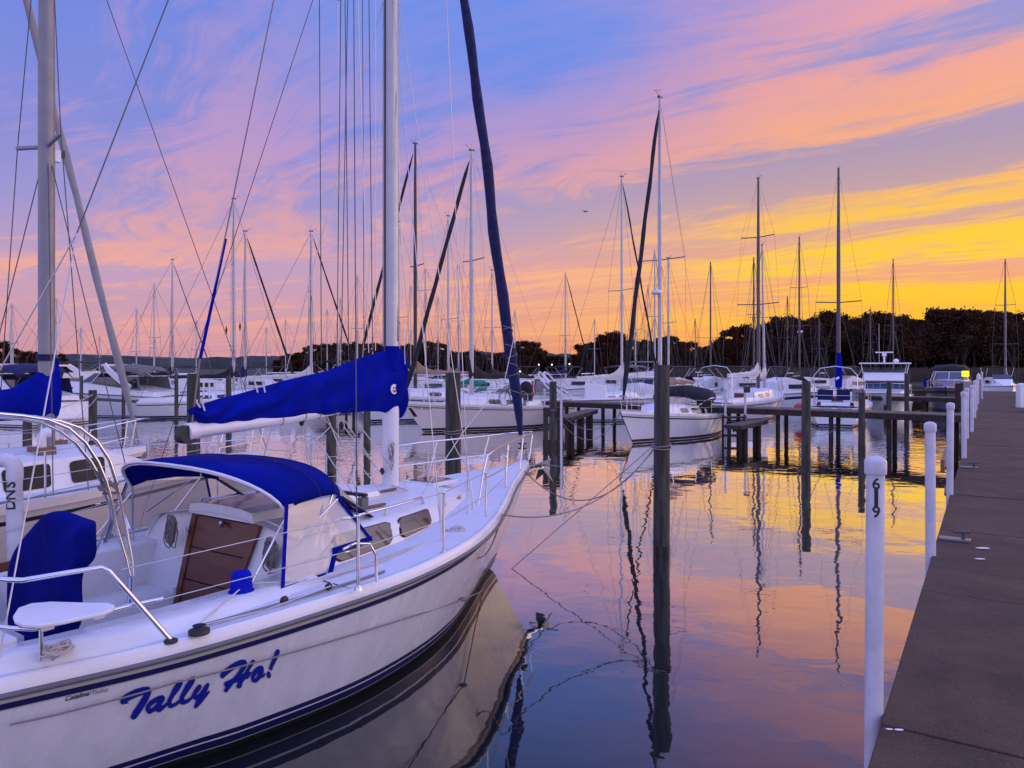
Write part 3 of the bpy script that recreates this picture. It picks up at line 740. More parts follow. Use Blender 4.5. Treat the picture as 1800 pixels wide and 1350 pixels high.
MH = P(3.12,0,14.1); SPZ = 7.5
def build_hero_rigging():
    f = MB(); a = P(.2,0,1.86); n = 40; pts = [a.lerp(P(3.0,0,13.9), i/n) for i in range(n+1)]
    pts = [p+Vector((.012*math.sin(i*1.1),.02*math.sin(i*.55),0)) for i, p in enumerate(pts)]
    f.tube(pts, [.03,.06,.075]+[.083-.0011*i+.006*math.sin(i*2.1) for i in range(n-3)]+[.02], NAVYC, 12)
    fur = hb(f, 'furled_headsail')
    g = MB()
    for k in range(7):
        z0 = 2.55+k*.16+.05*(k % 3); u = (z0-1.86)/12.04; c = a.lerp(P(3.0,0,13.9), u)
        g.tube([c+Vector((.097*math.cos(q/6*3.6-1.6), .097*math.sin(q/6*3.6-1.6), q*.012*(1 if k % 2 else -1)*1.6)) for q in range(7)], .006, ROPED, 5)
    g.tube([a.lerp(P(3.0,0,13.9),.12)+Vector((.09,0,0)), a.lerp(P(3.0,0,13.9),.10)+Vector((.1,-.3,-.35)), P(1.9,.2,2.05), P(3.4,.6,1.3)], .007, ROPE, 5)
    hb(g, 'wrapped_sheet', fur)
    d = MB(); d.tube([P(.06,0,1.45), P(.2,0,1.86)], .012, CHROME); d.lathe(P(.15,0,1.64), [(.07,0),(.075,.01),(.03,.02),(.03,.07),(.075,.08),(.07,.09)], BLKP, 14); hb(d, 'furling_drum', fur)
    r_ = MB(); q = .0056
    for sg in (1, -1):
        r_.tube([P(2.94,sg*1.06,1.17), P(3.14,sg*.86,7.55), MH], q, WIRE, 5)
        r_.tube([P(2.75,sg*1.0,1.17), P(3.05,sg*.08,7.3)], q, WIRE, 5)
        r_.tube([P(3.98,sg*1.50,1.12), P(3.15,sg*.08,7.3)], q, WIRE, 5)
        r_.tube([ft(135,410,0), P(7.72,sg*1.08,1.1)], q, WIRE, 5)
    r_.tube([ft(135,410,0), MH], q, DWIRE, 5)
    hb(r_, 'standing_rigging')
    for sg in (1, -1):
        for s, t, tx, sx in ((2.94,1.06,.98,2.97),(2.75,1.0,.86,2.80),(3.98,1.50,1.38,3.90)):
            c = MB(); a = P(s, sg*t, 1.15); b = a.lerp(P(sx, sg*tx, 1.15+1.0), .5 if s > 3 else .45); c.tube([a, b], .017, WHT, 8); hb(c, 'shroud_cover')
    h = MB(); q = .0054
    ee = ft(338,742,0)
    h.tube([ee, ft(350,640,0), MH], [.007,.007,.004], ROPED, 6)
    h.tube([fz(628,1030,1.15), ft(621,-150,0)], q, DWIRE, 5)
    for x0, y0, x1, y1 in ((613,640,606,-60),(599,668,612,-40),(648,620,628,-40),(655,618,648,-60),(660,616,660,-60)):
        h.tube([ft(x0,y0,.0), ft(x1,y1,0)], q, DWIRE if x0 % 2 else WIRE, 5)
    h.tube([ft(565,640,-.3), ft(561,-80,-.3)], q, DWIRE, 5); h.tube([ft(592,660,-.2), ft(600,-80,-.1)], q, DWIRE, 5); h.tube([ft(700,600,.1), ft(684,-60,0)], q, DWIRE, 5)
    h.tube([ft(640,622,-.05), ft(637,-60,0)], q*.8, DWIRE, 5); h.tube([ft(712,640,.3), ft(690,-60,0)], q*.8, WIRE, 5); h.tube([P(5.2,-1.8,1.1), ft(583,-100,0)], q*.8, DWIRE, 5)
    hb(h, 'halyards')
    hb(MB().tube([ft(352,630,0), ft(397,420,0)], [.016,.012], BLUE, 8), 'topping_lift_cover')
    v = MB()   # mainsheet, vang and control lines under the boom
    for pts, r in (([ft(528,738,0), P(4.33,.1,1.62), P(4.33,.76,1.5)], .006), ([ft(533,738,0), P(4.33,.72,1.52)], .006), ([ft(575,732,0), P(4.33,.74,1.52)], .006),
                   ([ft(600,745,0), P(3.25,0,1.62)], .007), ([ft(607,740,0), P(3.28,0.02,1.62)], .007), ([ft(625,738,0), P(3.2,.05,1.75)], .007), ([ft(570,735,0), P(3.7,.4,1.52)], .005),
                   ([P(3.2,.1,1.5), P(3.4,.5,1.5), P(4.2,.62,1.52)], .006), ([P(3.2,.12,1.5), P(3.4,.55,1.5), P(4.3,.72,1.52)], .006), ([P(3.35,.46,1.5),P(3.05,.12,2.0)], .005)):
        v.tube(pts, r, ROPE, 6)
    for c in (ft(530,742,0), ft(600,748,0), P(3.25,0,1.66), P(4.33,.74,1.54)):
        v.ball(c, .035, BLKP, 8, 6, (1,.6,1.3))
    hb(v, 'running_rigging')
    co = MB(); rnd = random.Random(2)
    for k in range(16):
        c = P(3.2+.02*k/16, .10+.03*rnd.random(), 1.80+rnd.uniform(-.16,.16)); rr = rnd.uniform(.015,.05)
        co.tube([c+Vector((.015*math.sin(q*2), rr*.6*math.cos(q), rr*1.8*math.sin(q))) for q in [x*.7 for x in range(10)]], .005, ROPED if k % 2 else ROPE, 5)
    hb(co, 'coiled_halyards')
build_hero_rigging()

def build_hero_rails():
    L1, L2 = .60, .32
    st = [(630,1035),(780,974),(854,921),(889,880)]
    tops, mids = [], []
    for x, y in st:
        p = fz(x, y, 1.13); m = MB(); q = p+Vector((0,0,L1-.02))
        m.tube([p, q], .0125, CHROME, 8); m.lathe(p, [(.035,-.01),(.03,.01),(.017,.03)], CHROME, 10); m.ball(q, .017, CHROME, 8, 6); hb(m, 'stanchion')
        m2 = MB(); pp = P(-p.y, -p.x, p.z); m2.tube([pp, pp+Vector((0,0,L1-.02))], .0125, CHROME, 8); hb(m2, 'stanchion')
        tops.append(q); mids.append(p+Vector((0,0,L2)))
    g = MB(); a = fz(662,1023,1.13); g.tube([a, a+Vector((-.01,0,.22)), a+Vector((-.03,-.05,.32)), a+Vector((-.05,-.20,.35)), a+Vector((-.05,-.32,.33))], .0125, CHROME, 8); hb(g, 'gate_brace')
    ll = MB()
    A1, A2 = P(7.16,1.42,1.60), P(6.95,1.46,1.35)
    F1, F2 = P(1.35,.58,1.84), P(1.5,.64,1.50)
    for sg in (1, -1):
        M = lambda v: Vector((sg*v.x, v.y, v.z))
        ll.tube([M(A1)]+[M(p) for p in tops]+[M(F1)], .0042, WIRE, 5)
        ll.tube([M(A2)]+[M(p) for p in mids]+[M(F2)], .0042, WIRE, 5)
        for p in (tops[0]+Vector((0,-.10,-.0)), mids[0]+Vector((0,-.12,0))): ll.ball(M(p), .016, CHROME, 8, 6, (.6,2,.6))
    hb(ll, 'lifelines')
    # pulpit
    pu = MB(); hi = [P(2.55,.90,1.22), P(2.42,.88,1.60), P(2.28,.84,1.80), P(1.8,.66,1.84), P(.9,.36,1.86), P(.15,.16,1.88), P(-.16,.0,1.88)]
    for sg in (1,):
        pu.tube(hi+[Vector((-p.x, p.y, p.z)) for p in hi[::-1][1:]], .0125, CHROME, 8)
    for sg in (1, -1):
        for s, t in ((1.6,.66),(.75,.34),(.12,.10)):
            b = P(s, sg*t, dz(s)+.02); q = P(s-.14, sg*(t-.02)*.95, 1.85); pu.tube([b, q], .0125, CHROME, 8)
        pu.tube([P(2.45,sg*.88,1.52), P(1.5,sg*.60,1.55), P(.65,sg*.30,1.58)], .010, CHROME, 8)
    hb(pu, 'pulpit')
    # push pit
    pp = MB(); 
    b0 = fz(300,1125,1.09)
    top = [b0, ft(192,1003,1.33), ft(178,997,1.31), ft(110,1008,1.25), ft(40,1020,1.17), ft(15,1019,1.10), P(7.92,.75,1.66), P(7.92,0,1.66)]
    pp.tube(top, .0165, CHROME, 10); pp.tube([Vector((-p.x, p.y, p.z)) for p in top], .0165, CHROME, 10)
    low = [ft(286,1052,1.40), ft(230,1064,1.36), ft(120,1092,1.28), ft(60,1106,1.22), ft(20,1104,1.15), P(7.9,.8,1.38), P(7.9,0,1.38)]
    pp.tube(low, .014, CHROME, 10); pp.tube([Vector((-p.x, p.y, p.z)) for p in low], .014, CHROME, 10)
    for sg in (1,-1):
        a = ft(72,1098,1.22); a = Vector((sg*a.x, a.y, a.z)); pp.tube([a, Vector((a.x, a.y, 1.10))], .0125, CHROME, 8)
    pp.lathe(b0, [(.045,-.015),(.045,.0),(.02,.012)], BLKP, 12)
    push = hb(pp, 'pushpit')
    tb = MB(); out = [(23,1082),(32,1068),(55,1060),(90,1057),(130,1058),(165,1059),(190,1059),(202,1063),(198,1070),(180,1077),(150,1083),(110,1092),(70,1098),(40,1097),(26,1091)]
    tb.poly([fz(x, y, 1.43) for x, y in out][::-1], WHT, .022, (0,0,1)); seat = hb(tb, 'rail_seat', push, bevel=.006)
    for x, y in ((82,1099),(172,1079)):
        k = MB(); k.box(ft(x, y, 1.25), (.06,.06,.05), WHT); hb(k, 'clamp', push)
    # folding boarding ladder standing over the rail
    ld = MB(); T = lambda x, y, t: ft(x, y, t)
    for dx, t in ((0,1.05),(16,1.02),(-14,.98)):
        pts = [(228,1012),(222,985),(206,930),(196,880),(186,845),(172,812),(150,778),(120,752),(85,738),(40,731),(-20,726)]
        if dx == 16: pts = [(234,1012),(232,985),(222,930),(212,880),(204,845),(192,808),(170,775),(140,752),(105,740),(60,733),(-20,728)]
        if dx == -14: pts = [(226,990),(206,925),(190,880),(178,845),(160,812),(134,780),(104,757),(70,742),(35,736),(-20,732)]
        ld.tube([T(x, y, t) for x, y in pts], .0125, CHROME, 10)
    ld.tube([T(228,1012,1.03), T(228,1040,1.2), T(225,1063,1.35)], .013, CHROME, 8)
    lad = hb(ld, 'boarding_ladder')
    for p, q in (((158,820),(207,862)),((172,858),(208,850)),((180,868),(210,866)),((190,846),(180,862))):
        k = MB(); k.bar(T(*p,1.0), T(*q,1.04), .05, .012, GREYC); hb(k, 'step', lad)
    k = MB(); k.tube([T(228,930,1.02), T(210,880,.9), T(160,985,-.6)], .012, CHROME); hb(k, 'brace', lad)
build_hero_rails()

def build_hero_fittings():
    # covered wheel and pedestal
    s0_ = 6.85
    out = [(20,1160),(14,1020),(25,992),(42,960),(58,930),(72,912),(98,896),(112,896),(142,914),(156,915),(166,922),(160,945),(154,990),(134,1003),(136,1040),(139,1130)]
    pts = [fs(x, y, s0_) for x, y in out]; c = sum(pts, Vector())/len(pts); rows = []
    for off, sc in ((-.08,.84),(-.06,.97),(0,1.0),(.06,.97),(.08,.84)):
        rows.append([Vector((c.x+(p.x-c.x)*sc, p.y+off+.03*math.sin(i*1.7), c.z+(p.z-c.z)*(sc if p.z > c.z else 1.0))) for i, p in enumerate(pts)])
    m = MB(); m.grid(rows, NAVYH, closed=True); m.add(rows[0], [tuple(range(len(pts)))], NAVYH, True); m.add(rows[-1], [tuple(range(len(pts)-1,-1,-1))], NAVYH, True)
    o = hb(m, 'wheel_cover'); sb = o.modifiers.new('s','SUBSURF'); sb.levels = 1; sb.render_levels = 2
    for sg in (1, -1):
        w_ = MB(); b = P(6.08, sg*1.18, 1.15); w_.lathe(b, [(.10,-.02),(.10,.0),(.085,.02),(.075,.13),(.06,.155),(.02,.165)], BLUEW, 18); hb(w_, 'covered_winch')
        c = MB(); p = fz(350,1112,1.10); p = Vector((sg*p.x, p.y, p.z))
        c.lathe(p, [(.07,-.005),(.07,.02),(.045,.03),(.03,.045),(.045,.05)], BLKP, 14); hb(c, 'fairlead')
        cl = MB(); p = P(7.45, sg*1.22, 1.09); cl.tube([p+Vector((0,-.1,.04)), p+Vector((0,.1,.04))], .013, CHROME, 8); cl.box(p+Vector((0,0,.02)), (.03,.08,.05), CHROME); hb(cl, 'cleat')
        tk = MB(); S = [5.0+i*1.6/12 for i in range(13)]
        tk.tube([P(s, sg*(HH.td(s)-.15), dz(s, HH.td(s)-.15)+.014) for s in S], .011, ALUD, 6); hb(tk, 'genoa_track')
        for s in (6.0, 5.6):
            bk = MB(); p = P(s, sg*(HH.td(s)-.15), dz(s, HH.td(s))+.04); bk.ball(p, .032, BLKP, 8, 6, (.6,1.3,1)); bk.tube([p, p+Vector((0,.05,.03))], .008, CHROME, 6); hb(bk, 'genoa_car')
    sh = MB()
    p0 = P(5.75,1.05,1.20)
    for k in range(3):
        sh.tube([P(3.3,1.30,1.17+.004*k), P(4.0,1.34+.02*k,1.16), P(4.9,1.42+.03*k,1.15), P(5.6,1.40,1.15), P(6.0,1.22,1.2)], .006, ROPE, 6)
    sh.tube([P(6.06,1.2,1.2), P(6.4,1.35,1.14), P(6.7,1.52,1.12)], .006, ROPE, 6)
    sh.tube([P(6.7,1.52,1.12), P(6.2,1.63,1.12), P(5.6,1.66,1.15)], .005, ROPE, 6)
    hb(sh, 'jib_sheets')
    def coil(c0, r, n, name, mt, ax=0, seed=1):
        m = MB(); rnd = random.Random(seed)
        for k in range(n):
            a0 = rnd.uniform(0, 6); rr = r*rnd.uniform(.2,1.1); c = c0+Vector((rnd.uniform(-.03,.03), 0, rnd.uniform(-.05,.03) if ax == 0 else 0)); pts = []
            oz = rnd.uniform(-.02,.02)
            for q in range(13):
                a = a0+q*2*math.pi/12
                if ax == 0: v = Vector((rr*.75*math.cos(a), oz+.01*math.sin(3*a), rr*1.5*math.sin(a)))
                else: v = Vector((rr*math.cos(a), rr*1.3*math.sin(a), oz+.03+.015*math.sin(3*a+k)))
                pts.append(c+v)
            m.tube(pts, .006, mt, 5)
        hb(m, name)
    coil(P(5.55,-.62,1.30), .085, 26, 'rope_coil', ROPED, 0, 3)
    coil(P(5.50,.78,1.26), .085, 26, 'rope_coil', ROPED, 0, 4)
    coil(P(3.55,1.34,1.15), .085, 9, 'rope_coil', ROPE, 1, 5)
    coil(P(7.45,1.22,1.12), .075, 9, 'rope_coil', ROPE, 1, 6)
    lk = MB(); lk.box(fs(95,1110,7.5), (.03,.02,.03), BLKP)
    # port hand hold on the coaming and teak seat ends
    tk = MB(); tk.poly([P(6.9,-1.0,1.10),P(6.4,-1.0,1.10),P(6.38,-1.0,1.24),P(6.9,-1.0,1.22)], MAHOG, .04); hb(tk, 'teak_seat_back')
    t2 = MB(); t2.poly([P(5.5,.98,.90),P(5.95,.98,1.02),P(5.95,.98,1.13),P(5.5,.98,1.13)], MAHOG, .03); hb(t2, 'cubby_board')
    an = MB()   # anchor on the bow roller
    an.box(P(-.12,0,1.30), (.13,.55,.035), CHROME)
    an.tube([P(.1,0,1.36), P(-.55,0,1.34)], .016, ALUD, 8)
    an.poly([P(-.35,-.02,1.36),P(-.52,.16,1.06),P(-.62,.02,1.20),P(-.72,-.01,1.40)], ALUD, .015); an.poly([P(-.35,.02,1.36),P(-.52,-.16,1.06),P(-.62,-.02,1.20),P(-.72,.01,1.40)], ALUD, .015)
    an.tube([P(-.5,-.28,1.32), P(-.5,.28,1.32)], .010, ALUD, 6)
    an.tube([P(-.02,-.05,1.32), P(-.22,0,1.29), P(-.3,.05,1.33)], .035, BLKP, 10)
    hb(an, 'anchor')
NAVYH = mat('wheel cover canvas', (.004,.008,.18), .9, spec=.05, bump=.002, bscale=7, var=.35, vscale=2)
BLUEW = mat('winch cover canvas', (.003,.012,.42), .85, spec=.1, var=.2, vscale=3)
build_hero_fittings()

def hull_surface(px, py):
    """point of the starboard topside seen at this pixel, as (s, z)"""
    s = 6.5
    z = .6
    for _ in range(40):
        t = HH.t(s, z); p = ft(px, py, t); s += (-p.y-s)*.6; z += (p.z-z)*.6
    return s, z
def build_hero_name():
    # outlines of the painted letters as measured on the topside: (outer, hole)
    A_ = lambda pts: [(200+x/10, 1160+y/10) for x, y in pts]
    B_ = lambda pts: [(370+x/12.857, 1130+y/12.857) for x, y in pts]
    L_ = [
     (A_([(105,745),(110,690),(150,630),(260,560),(380,505),(500,472),(590,465),(625,480),(650,530),(645,570),(610,660),(560,750),(500,850),(445,930),(400,990),(355,1035),(300,1030),(285,1000),(330,900),(400,800),(470,690),(515,610),(540,585),(430,625),(330,670),(250,705),(215,725),(255,745),(130,772)]), None),
     (A_([(560,800),(620,720),(700,665),(790,625),(850,612),(885,640),(885,690),(850,740),(820,790),(860,790),(915,745),(925,790),(870,850),(800,905),(745,905),(725,880),(680,905),(620,940),(570,920),(545,870)]), A_([(610,850),(650,790),(720,745),(765,735),(720,790),(660,840)])),
     (A_([(920,770),(935,700),(985,600),(1030,500),(1090,410),(1150,350),(1190,350),(1200,390),(1180,450),(1120,540),(1040,640),(1000,720),(1005,765),(1060,755),(1130,700),(1150,690),(1140,750),(1080,800),(1000,838),(950,830)]), None),
     (A_([(1140,740),(1150,640),(1200,540),(1250,440),(1300,370),(1360,295),(1400,285),(1415,320),(1400,390),(1350,470),(1270,580),(1225,650),(1230,695),(1280,690),(1340,650),(1375,615),(1370,670),(1300,740),(1220,775),(1160,765)]), None),
     (A_([(1355,630),(1380,570),(1420,500),(1480,430),(1520,430),(1535,460),(1500,520),(1450,580),(1440,620),(1490,590),(1540,520),(1590,450),(1640,395),(1670,410),(1660,460),(1620,540),(1600,590),(1660,530),(1680,540),(1650,590),(1580,680),(1500,780),(1430,845),(1400,830),(1410,780),(1450,700),(1400,690)]), None),
     (B_([(205,760),(215,690),(300,600),(430,500),(560,420),(680,375),(770,375),(812,430),(795,520),(740,620),(680,700),(600,800),(530,880),(460,960),(400,1040),(350,1105),(300,1095),(290,1060),(330,985),(295,955),(290,910),(330,865),(420,835),(500,790),(560,720),(620,640),(680,540),(705,490),(640,500),(540,560),(440,640),(340,720),(260,795)]), None),
     (B_([(960,360),(985,400),(940,490),(870,590),(850,645),(920,650),(880,720),(825,795),(760,815),(720,870),(690,950),(690,985),(610,1020),(570,990),(590,930),(610,870),(560,880),(500,900),(520,840),(600,760),(660,715),(740,690),(790,620),(820,560),(880,460),(930,380)]), None),
     (B_([(905,740),(940,640),(1010,560),(1090,510),(1150,505),(1185,550),(1185,640),(1160,710),(1220,675),(1225,700),(1180,760),(1110,790),(1050,860),(980,890),(920,860),(900,800)]), B_([(965,810),(990,730),(1050,650),(1045,730),(1010,790)])),
     (B_([(1460,170),(1500,135),(1545,155),(1545,200),(1500,320),(1440,440),(1390,540),(1370,610),(1310,590),(1320,530),(1370,400),(1420,280)]), None),
     (B_([(1300+48*math.cos(a), 712+75*math.sin(a)) for a in [i*math.pi/8 for i in range(16)]]), None)]
    from mathutils.geometry import tessellate_polygon
    m = MB()
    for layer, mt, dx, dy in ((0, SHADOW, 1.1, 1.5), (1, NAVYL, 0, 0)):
        for k, (outer, hole) in enumerate(L_):
            loops = [[Vector((x, y, 0)) for x, y in l] for l in (outer, hole) if l]
            flat = [v for l in loops for v in l]; tris = tessellate_polygon(loops)
            b = bmesh.new(); bv = [b.verts.new(v) for v in flat]
            for t3 in tris:
                try: b.faces.new([bv[i] for i in t3])
                except ValueError: pass
            for _ in range(3):
                es = [e for e in b.edges if e.calc_length() > 14]
                if not es: break
                bmesh.ops.subdivide_edges(b, edges=es, cuts=1); bmesh.ops.triangulate(b, faces=b.faces)
            b.verts.index_update(); vs = []
            for v in b.verts:
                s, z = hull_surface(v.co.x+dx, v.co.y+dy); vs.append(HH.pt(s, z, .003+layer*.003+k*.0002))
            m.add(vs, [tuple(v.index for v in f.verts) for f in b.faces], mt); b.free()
    hb(m, 'boat_name_lettering')
    # small builder's script below the stripe
    me = text_mesh('Catalina', 1.0, .4, 0, .02); me2 = text_mesh('//Yachts', 1.0, .4)
    for mm, x0, x1, y0, y1, mt in ((me, 114, 156, 1229.0, 1218.5, BLKP), (me2, 154, 190, 1219.5, 1211.5, SHADOW)):
        xs = [v.co.x for v in mm.vertices]; a, b = min(xs), max(xs); vs = []
        for v in mm.vertices:
            u = (v.co.x-a)/(b-a); s, z = hull_surface(x0+(x1-x0)*u, y0+(y1-y0)*u-v.co.y*11.5); vs.append(HH.pt(s, z, .004))
        o = MB().add(vs, [tuple(p.vertices) for p in mm.polygons], mt); hb(o, 'builder_lettering')
NAVYL = mat('navy lettering', (.008,.014,.30), .4)
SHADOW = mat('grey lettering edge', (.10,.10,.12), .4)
build_hero_name()

# ------------------------------------------------------------------ sailing boats of the marina
def heading(deg_right):      # bow direction, degrees clockwise from straight ahead
    return -R(deg_right)
OUT = 33.3+180               # moored bow towards the camera, parallel to the pier
INN = 33.3
def scaled(tab, sx, sy, x0=0.0): return [(x0+(a)*sx, b*sy) for a, b in tab]

def sloop(label, pos, hd, L=9.0, B=3.1, F=1.15, mh=12.5, hull=GEL, stripe=NAVY, boot=NAVY, cover=BLUE, furl=None, mast=ALU, spr=(.5,), sprw=.8, bk=None, dodk=1.0,
          dodger=None, bimini=None, detail=1, group=None, boomz=None, mastr=.075, rake=0.0, arch=False, win=True, jibr=.04, name='sailboat', wind=False, coverlen=1.0, topr=.055, boomless=False, radar=False, wr=.005):
    sx = L/7.8; sy = B/3.66
    H = Hull(TD=scaled(HH.TD, sx, sy), ZD=[(a*sx, F+(b_-1.03)*(F/1.03 if bk is None else bk)) for a, b_ in HH.ZD], TW=[(sx+(a-1)*sx, b*sy*1.05) for a, b in HH.TW], S1=L, rake=sx*.95, low=-.45)
    o = thing(name, label, 'sailboat', pos, heading(hd), group)
    ms = .40*L
    Q = lambda s, t, z: Vector((t, ms-s, z))
    class W(MB):
        def build(s_, nm, parent=None, **k):
            return MB.build(s_, nm, parent or o, **k)
    m = H.mesh([(0,hull),(.05,hull),(.11,stripe),(.16,hull)], [(.16,boot),(.06,hull),(.04,BLACK),(.0,BLACK)], hull, n=26 if detail < 2 else 44)
    w_ = W(); w_.v = [(x, y+ms, z) for x, y, z in m.v]; w_.f, w_.mi, w_.mats, w_.sm = m.f, m.mi, m.mats, m.sm
    w_.build('hull')
    dzz = lambda s: H.zr(s)+.03
    d = W(); n = 26
    rows = []
    for i in range(n+1):
        s = .04+i*(L-.08)/n; rows.append([Q(s, H.td(s)*q, dzz(s)+.05*(1-q*q)) for q in (-.99,-.6,0,.6,.99)])
    d.grid(rows, DECK); 
    for sg in (1,-1):
        d.grid([[Q(L*i/n, sg*(H.td(L*i/n)+.012), H.zr(L*i/n)-.03), Q(L*i/n, sg*(H.td(L*i/n)+.01), H.zr(L*i/n)+.075), Q(L*i/n, sg*(H.td(L*i/n)-.04), H.zr(L*i/n)+.075), Q(L*i/n, sg*(H.td(L*i/n)-.04), H.zr(L*i/n)+.02)] for i in range(n+1)], GEL if hull is GEL else hull, smooth=False, flip=sg < 0)
    d.build('deck')
    # coach roof and cockpit coaming
    c = W(); ch = .36*min(1.2, L/9); rows = []
    a0, a1 = .22*L, .66*L
    N = 14
    for i in range(N+1):
        s = a0+(a1-a0)*i/N; u = i/N; wd = H.td(s)*.62*min(1, .25+u*3.2); h = dzz(s)+.02+ch*min(1, u*3.5)
        tp = wd*.84
        rows.append([Q(s,-wd,dzz(s)), Q(s,-tp,h), Q(s,-tp*.5,h+.07*min(1,u*3)), Q(s,0,h+.09*min(1,u*3)), Q(s,tp*.5,h+.07*min(1,u*3)), Q(s,tp,h), Q(s,wd,dzz(s))])
    c.grid(rows, [GEL,DECK,DECK,DECK,DECK,GEL], smooth=False); c.add(rows[-1], [tuple(range(7))], GEL); c.add(rows[0], [tuple(range(6,-1,-1))], GEL)
    s0c = a1; 
    for sg in (1,-1):
        c.grid([[Q(s, sg*(H.td(s)*.72), dzz(s)), Q(s, sg*(H.td(s)*.68), dzz(s)+.22), Q(s, sg*(H.td(s)*.56), dzz(s)+.22), Q(s, sg*(H.td(s)*.54), dzz(s)+.04)] for s in (a1, (a1+L)/2, L*.985)], GEL, smooth=False, flip=sg > 0)
    c.box(Q(a1+.01, 0, dzz(a1)+ch*.5), (.55,.03,ch*.85), MAHOG)
    cab = c.build('cabin')
    if win:
        for sg in (1,-1):
            for u0, u1 in ((.50,.68),(.74,.92)) if detail else ((.5,.9),):
                w2 = W(); pts = []
                for u, k in ((u0+.01,.30),(u0+.03,.22),(u1-.03,.22),(u1,.34),(u1-.005,.70),(u1-.03,.78),(u0+.04,.78),(u0+.01,.66)):
                    s = a0+(a1-a0)*u; wd = H.td(s)*.62*min(1, .25+u*3.2); h0, h1 = dzz(s), dzz(s)+.02+ch
                    pts.append(Q(s, sg*(wd+(wd*.84-wd)*k+.012), h0+(h1-h0)*k))
                w2.poly(pts if sg > 0 else pts[::-1], GLASS, .006, (sg,0,0)); w2.build('window', cab)
    zt = dzz(ms)+ch+.09
    hx = lambda z: -rake*(z-zt)/(mh-zt)
    mm = W(); mp = [Q(ms-hx(z), 0, z) for z in (dzz(ms), zt+.6*(mh-zt), mh)]; mm.tube(mp, [mastr, mastr, topr], mast, 12 if detail < 2 else 18)
    mo = mm.build('mast')
    tips = []
    for k in spr:
        z = zt+k*(mh-zt); wdt = sprw*(1.0 if k < .55 else .8); q = W()
        q.tube([Q(ms-hx(z)+.1,-wdt,z+.05), Q(ms-hx(z),0,z), Q(ms-hx(z)+.1,wdt,z+.05)], .022 if mastr < .1 else .03, mast if mast is not ALU else ALUD, 6); q.build('spreader', mo); tips.append((wdt, z+.05))
    if detail:
        q = W(); tq = Q(ms-hx(mh), 0, mh)
        q.tube([tq+Vector((0,.0,0)), tq+Vector((.03,.30,.22))], .009, DWIRE, 5); q.tube([tq, tq+Vector((0,-.02,.38))], .006, DWIRE, 5); q.tube([tq+Vector((-.13,.3,.2)), tq+Vector((.12,.28,.24))], .008, DWIRE, 5); q.box(tq+Vector((0,0,.03)), (.10,.26,.06), DWIRE)
        q.build('wind_vane', mo)
    if radar:
        q = W(); zq = zt+.36*(mh-zt); q.lathe(Q(ms-.28,0,zq), [(.05,-.06),(.2,-.04),(.22,.06),(.15,.12)], WHT, 14); q.box(Q(ms-.12,0,zq-.02), (.06,.26,.04), WHT); q.build('radar_dome', mo)
    bz = boomz or zt+.75; bl = .40*L
    if not boomless:
        b = W(); b.tube([Q(ms+.08,0,bz), Q(ms+bl,0,bz-.02)], .055, ALUW, 10); b.build('boom')
    if cover is not None:
        rows = []; NN = 12; K = 16; sd = random.Random(int(pos[0]*10))
        for i in range(K+1):
            u = i/K; s = ms-.10+(bl*coverlen+.12)*u; top = (.98-.35)*max(0, 1-u*3.6)**1.6+.34-.18*u; r_ = .13*(1-.4*u)
            row = []
            for j in range(NN):
                a = 2*math.pi*j/NN; zz = (1-math.cos(a))/2
                row.append(Q(s, r_*math.sin(a)*(1-.5*zz)+.02*math.sin(u*21+zz*7)*math.sin(a), bz-.03+(top+.02*math.sin(u*33))*zz))
            rows.append(row)
        q = W(); q.grid(rows, cover, closed=True); q.add(rows[0], [tuple(range(NN))], cover, True); q.add(rows[-1], [tuple(range(NN-1,-1,-1))], cover, True); q.build('sail_cover')
    q = W(); top = Q(ms-hx(mh), 0, mh-.05)
    stem = Q(.12, 0, H.z0+.12)
    q.tube([stem, top], wr, DWIRE, 4); q.tube([Q(L-.1,0,H.zr(L)+.1), top], wr, DWIRE, 4)
    for sg in (1,-1):
        base = Q(ms+.1, sg*(H.td(ms)*.92), dzz(ms)); pts = [base]+[Q(ms+.1-hx(z), sg*wt, z) for wt, z in tips]+[top]
        q.tube(pts, wr, DWIRE, 4)
        if tips:
            zl = tips[0][1]
            for ds in (-.45,.5): q.tube([Q(ms+ds, sg*(H.td(ms)*.9), dzz(ms)), Q(ms-hx(zl), sg*.04, zl-.1)], wr, DWIRE, 4)
    q.build('standing_rigging')
    if furl is not None:
        q = W(); K = 18; pts = [stem.lerp(top, .03+.93*i/K) for i in range(K+1)]; pts = [p+Vector((.015*math.sin(i*1.3), 0, 0)) for i, p in enumerate(pts)]
        q.tube(pts, [.03]+[jibr+(.02*(1-i/K))+.008*math.sin(i*2.3) for i in range(K-1)]+[.02], furl, 8); q.build('furled_headsail')
    if detail:
        q = W(); zh = .58; r_ = .0125
        hi = [Q(.16*L,H.td(.16*L)*.95,dzz(.16*L)), Q(.14*L,H.td(.14*L)*.93,H.zr(.14*L)+zh), Q(.02*L,.12,H.z0+zh+.03), Q(-.1,0,H.z0+zh+.03)]
        q.tube(hi+[Vector((-p.x,p.y,p.z)) for p in hi[::-1][1:]], r_, CHROME, 6)
        for sg in (1,-1):
            q.tube([Q(.04*L,sg*.12,dzz(0)), Q(.03*L,sg*.14,H.z0+zh)], r_, CHROME, 6)
            q.tube([Q(.15*L,sg*H.td(.15*L)*.95,H.zr(.15*L)+zh*.5), Q(.05*L,sg*.2,H.z0+zh*.5)], r_*.8, CHROME, 6)
        q.build('pulpit')
        q = W()
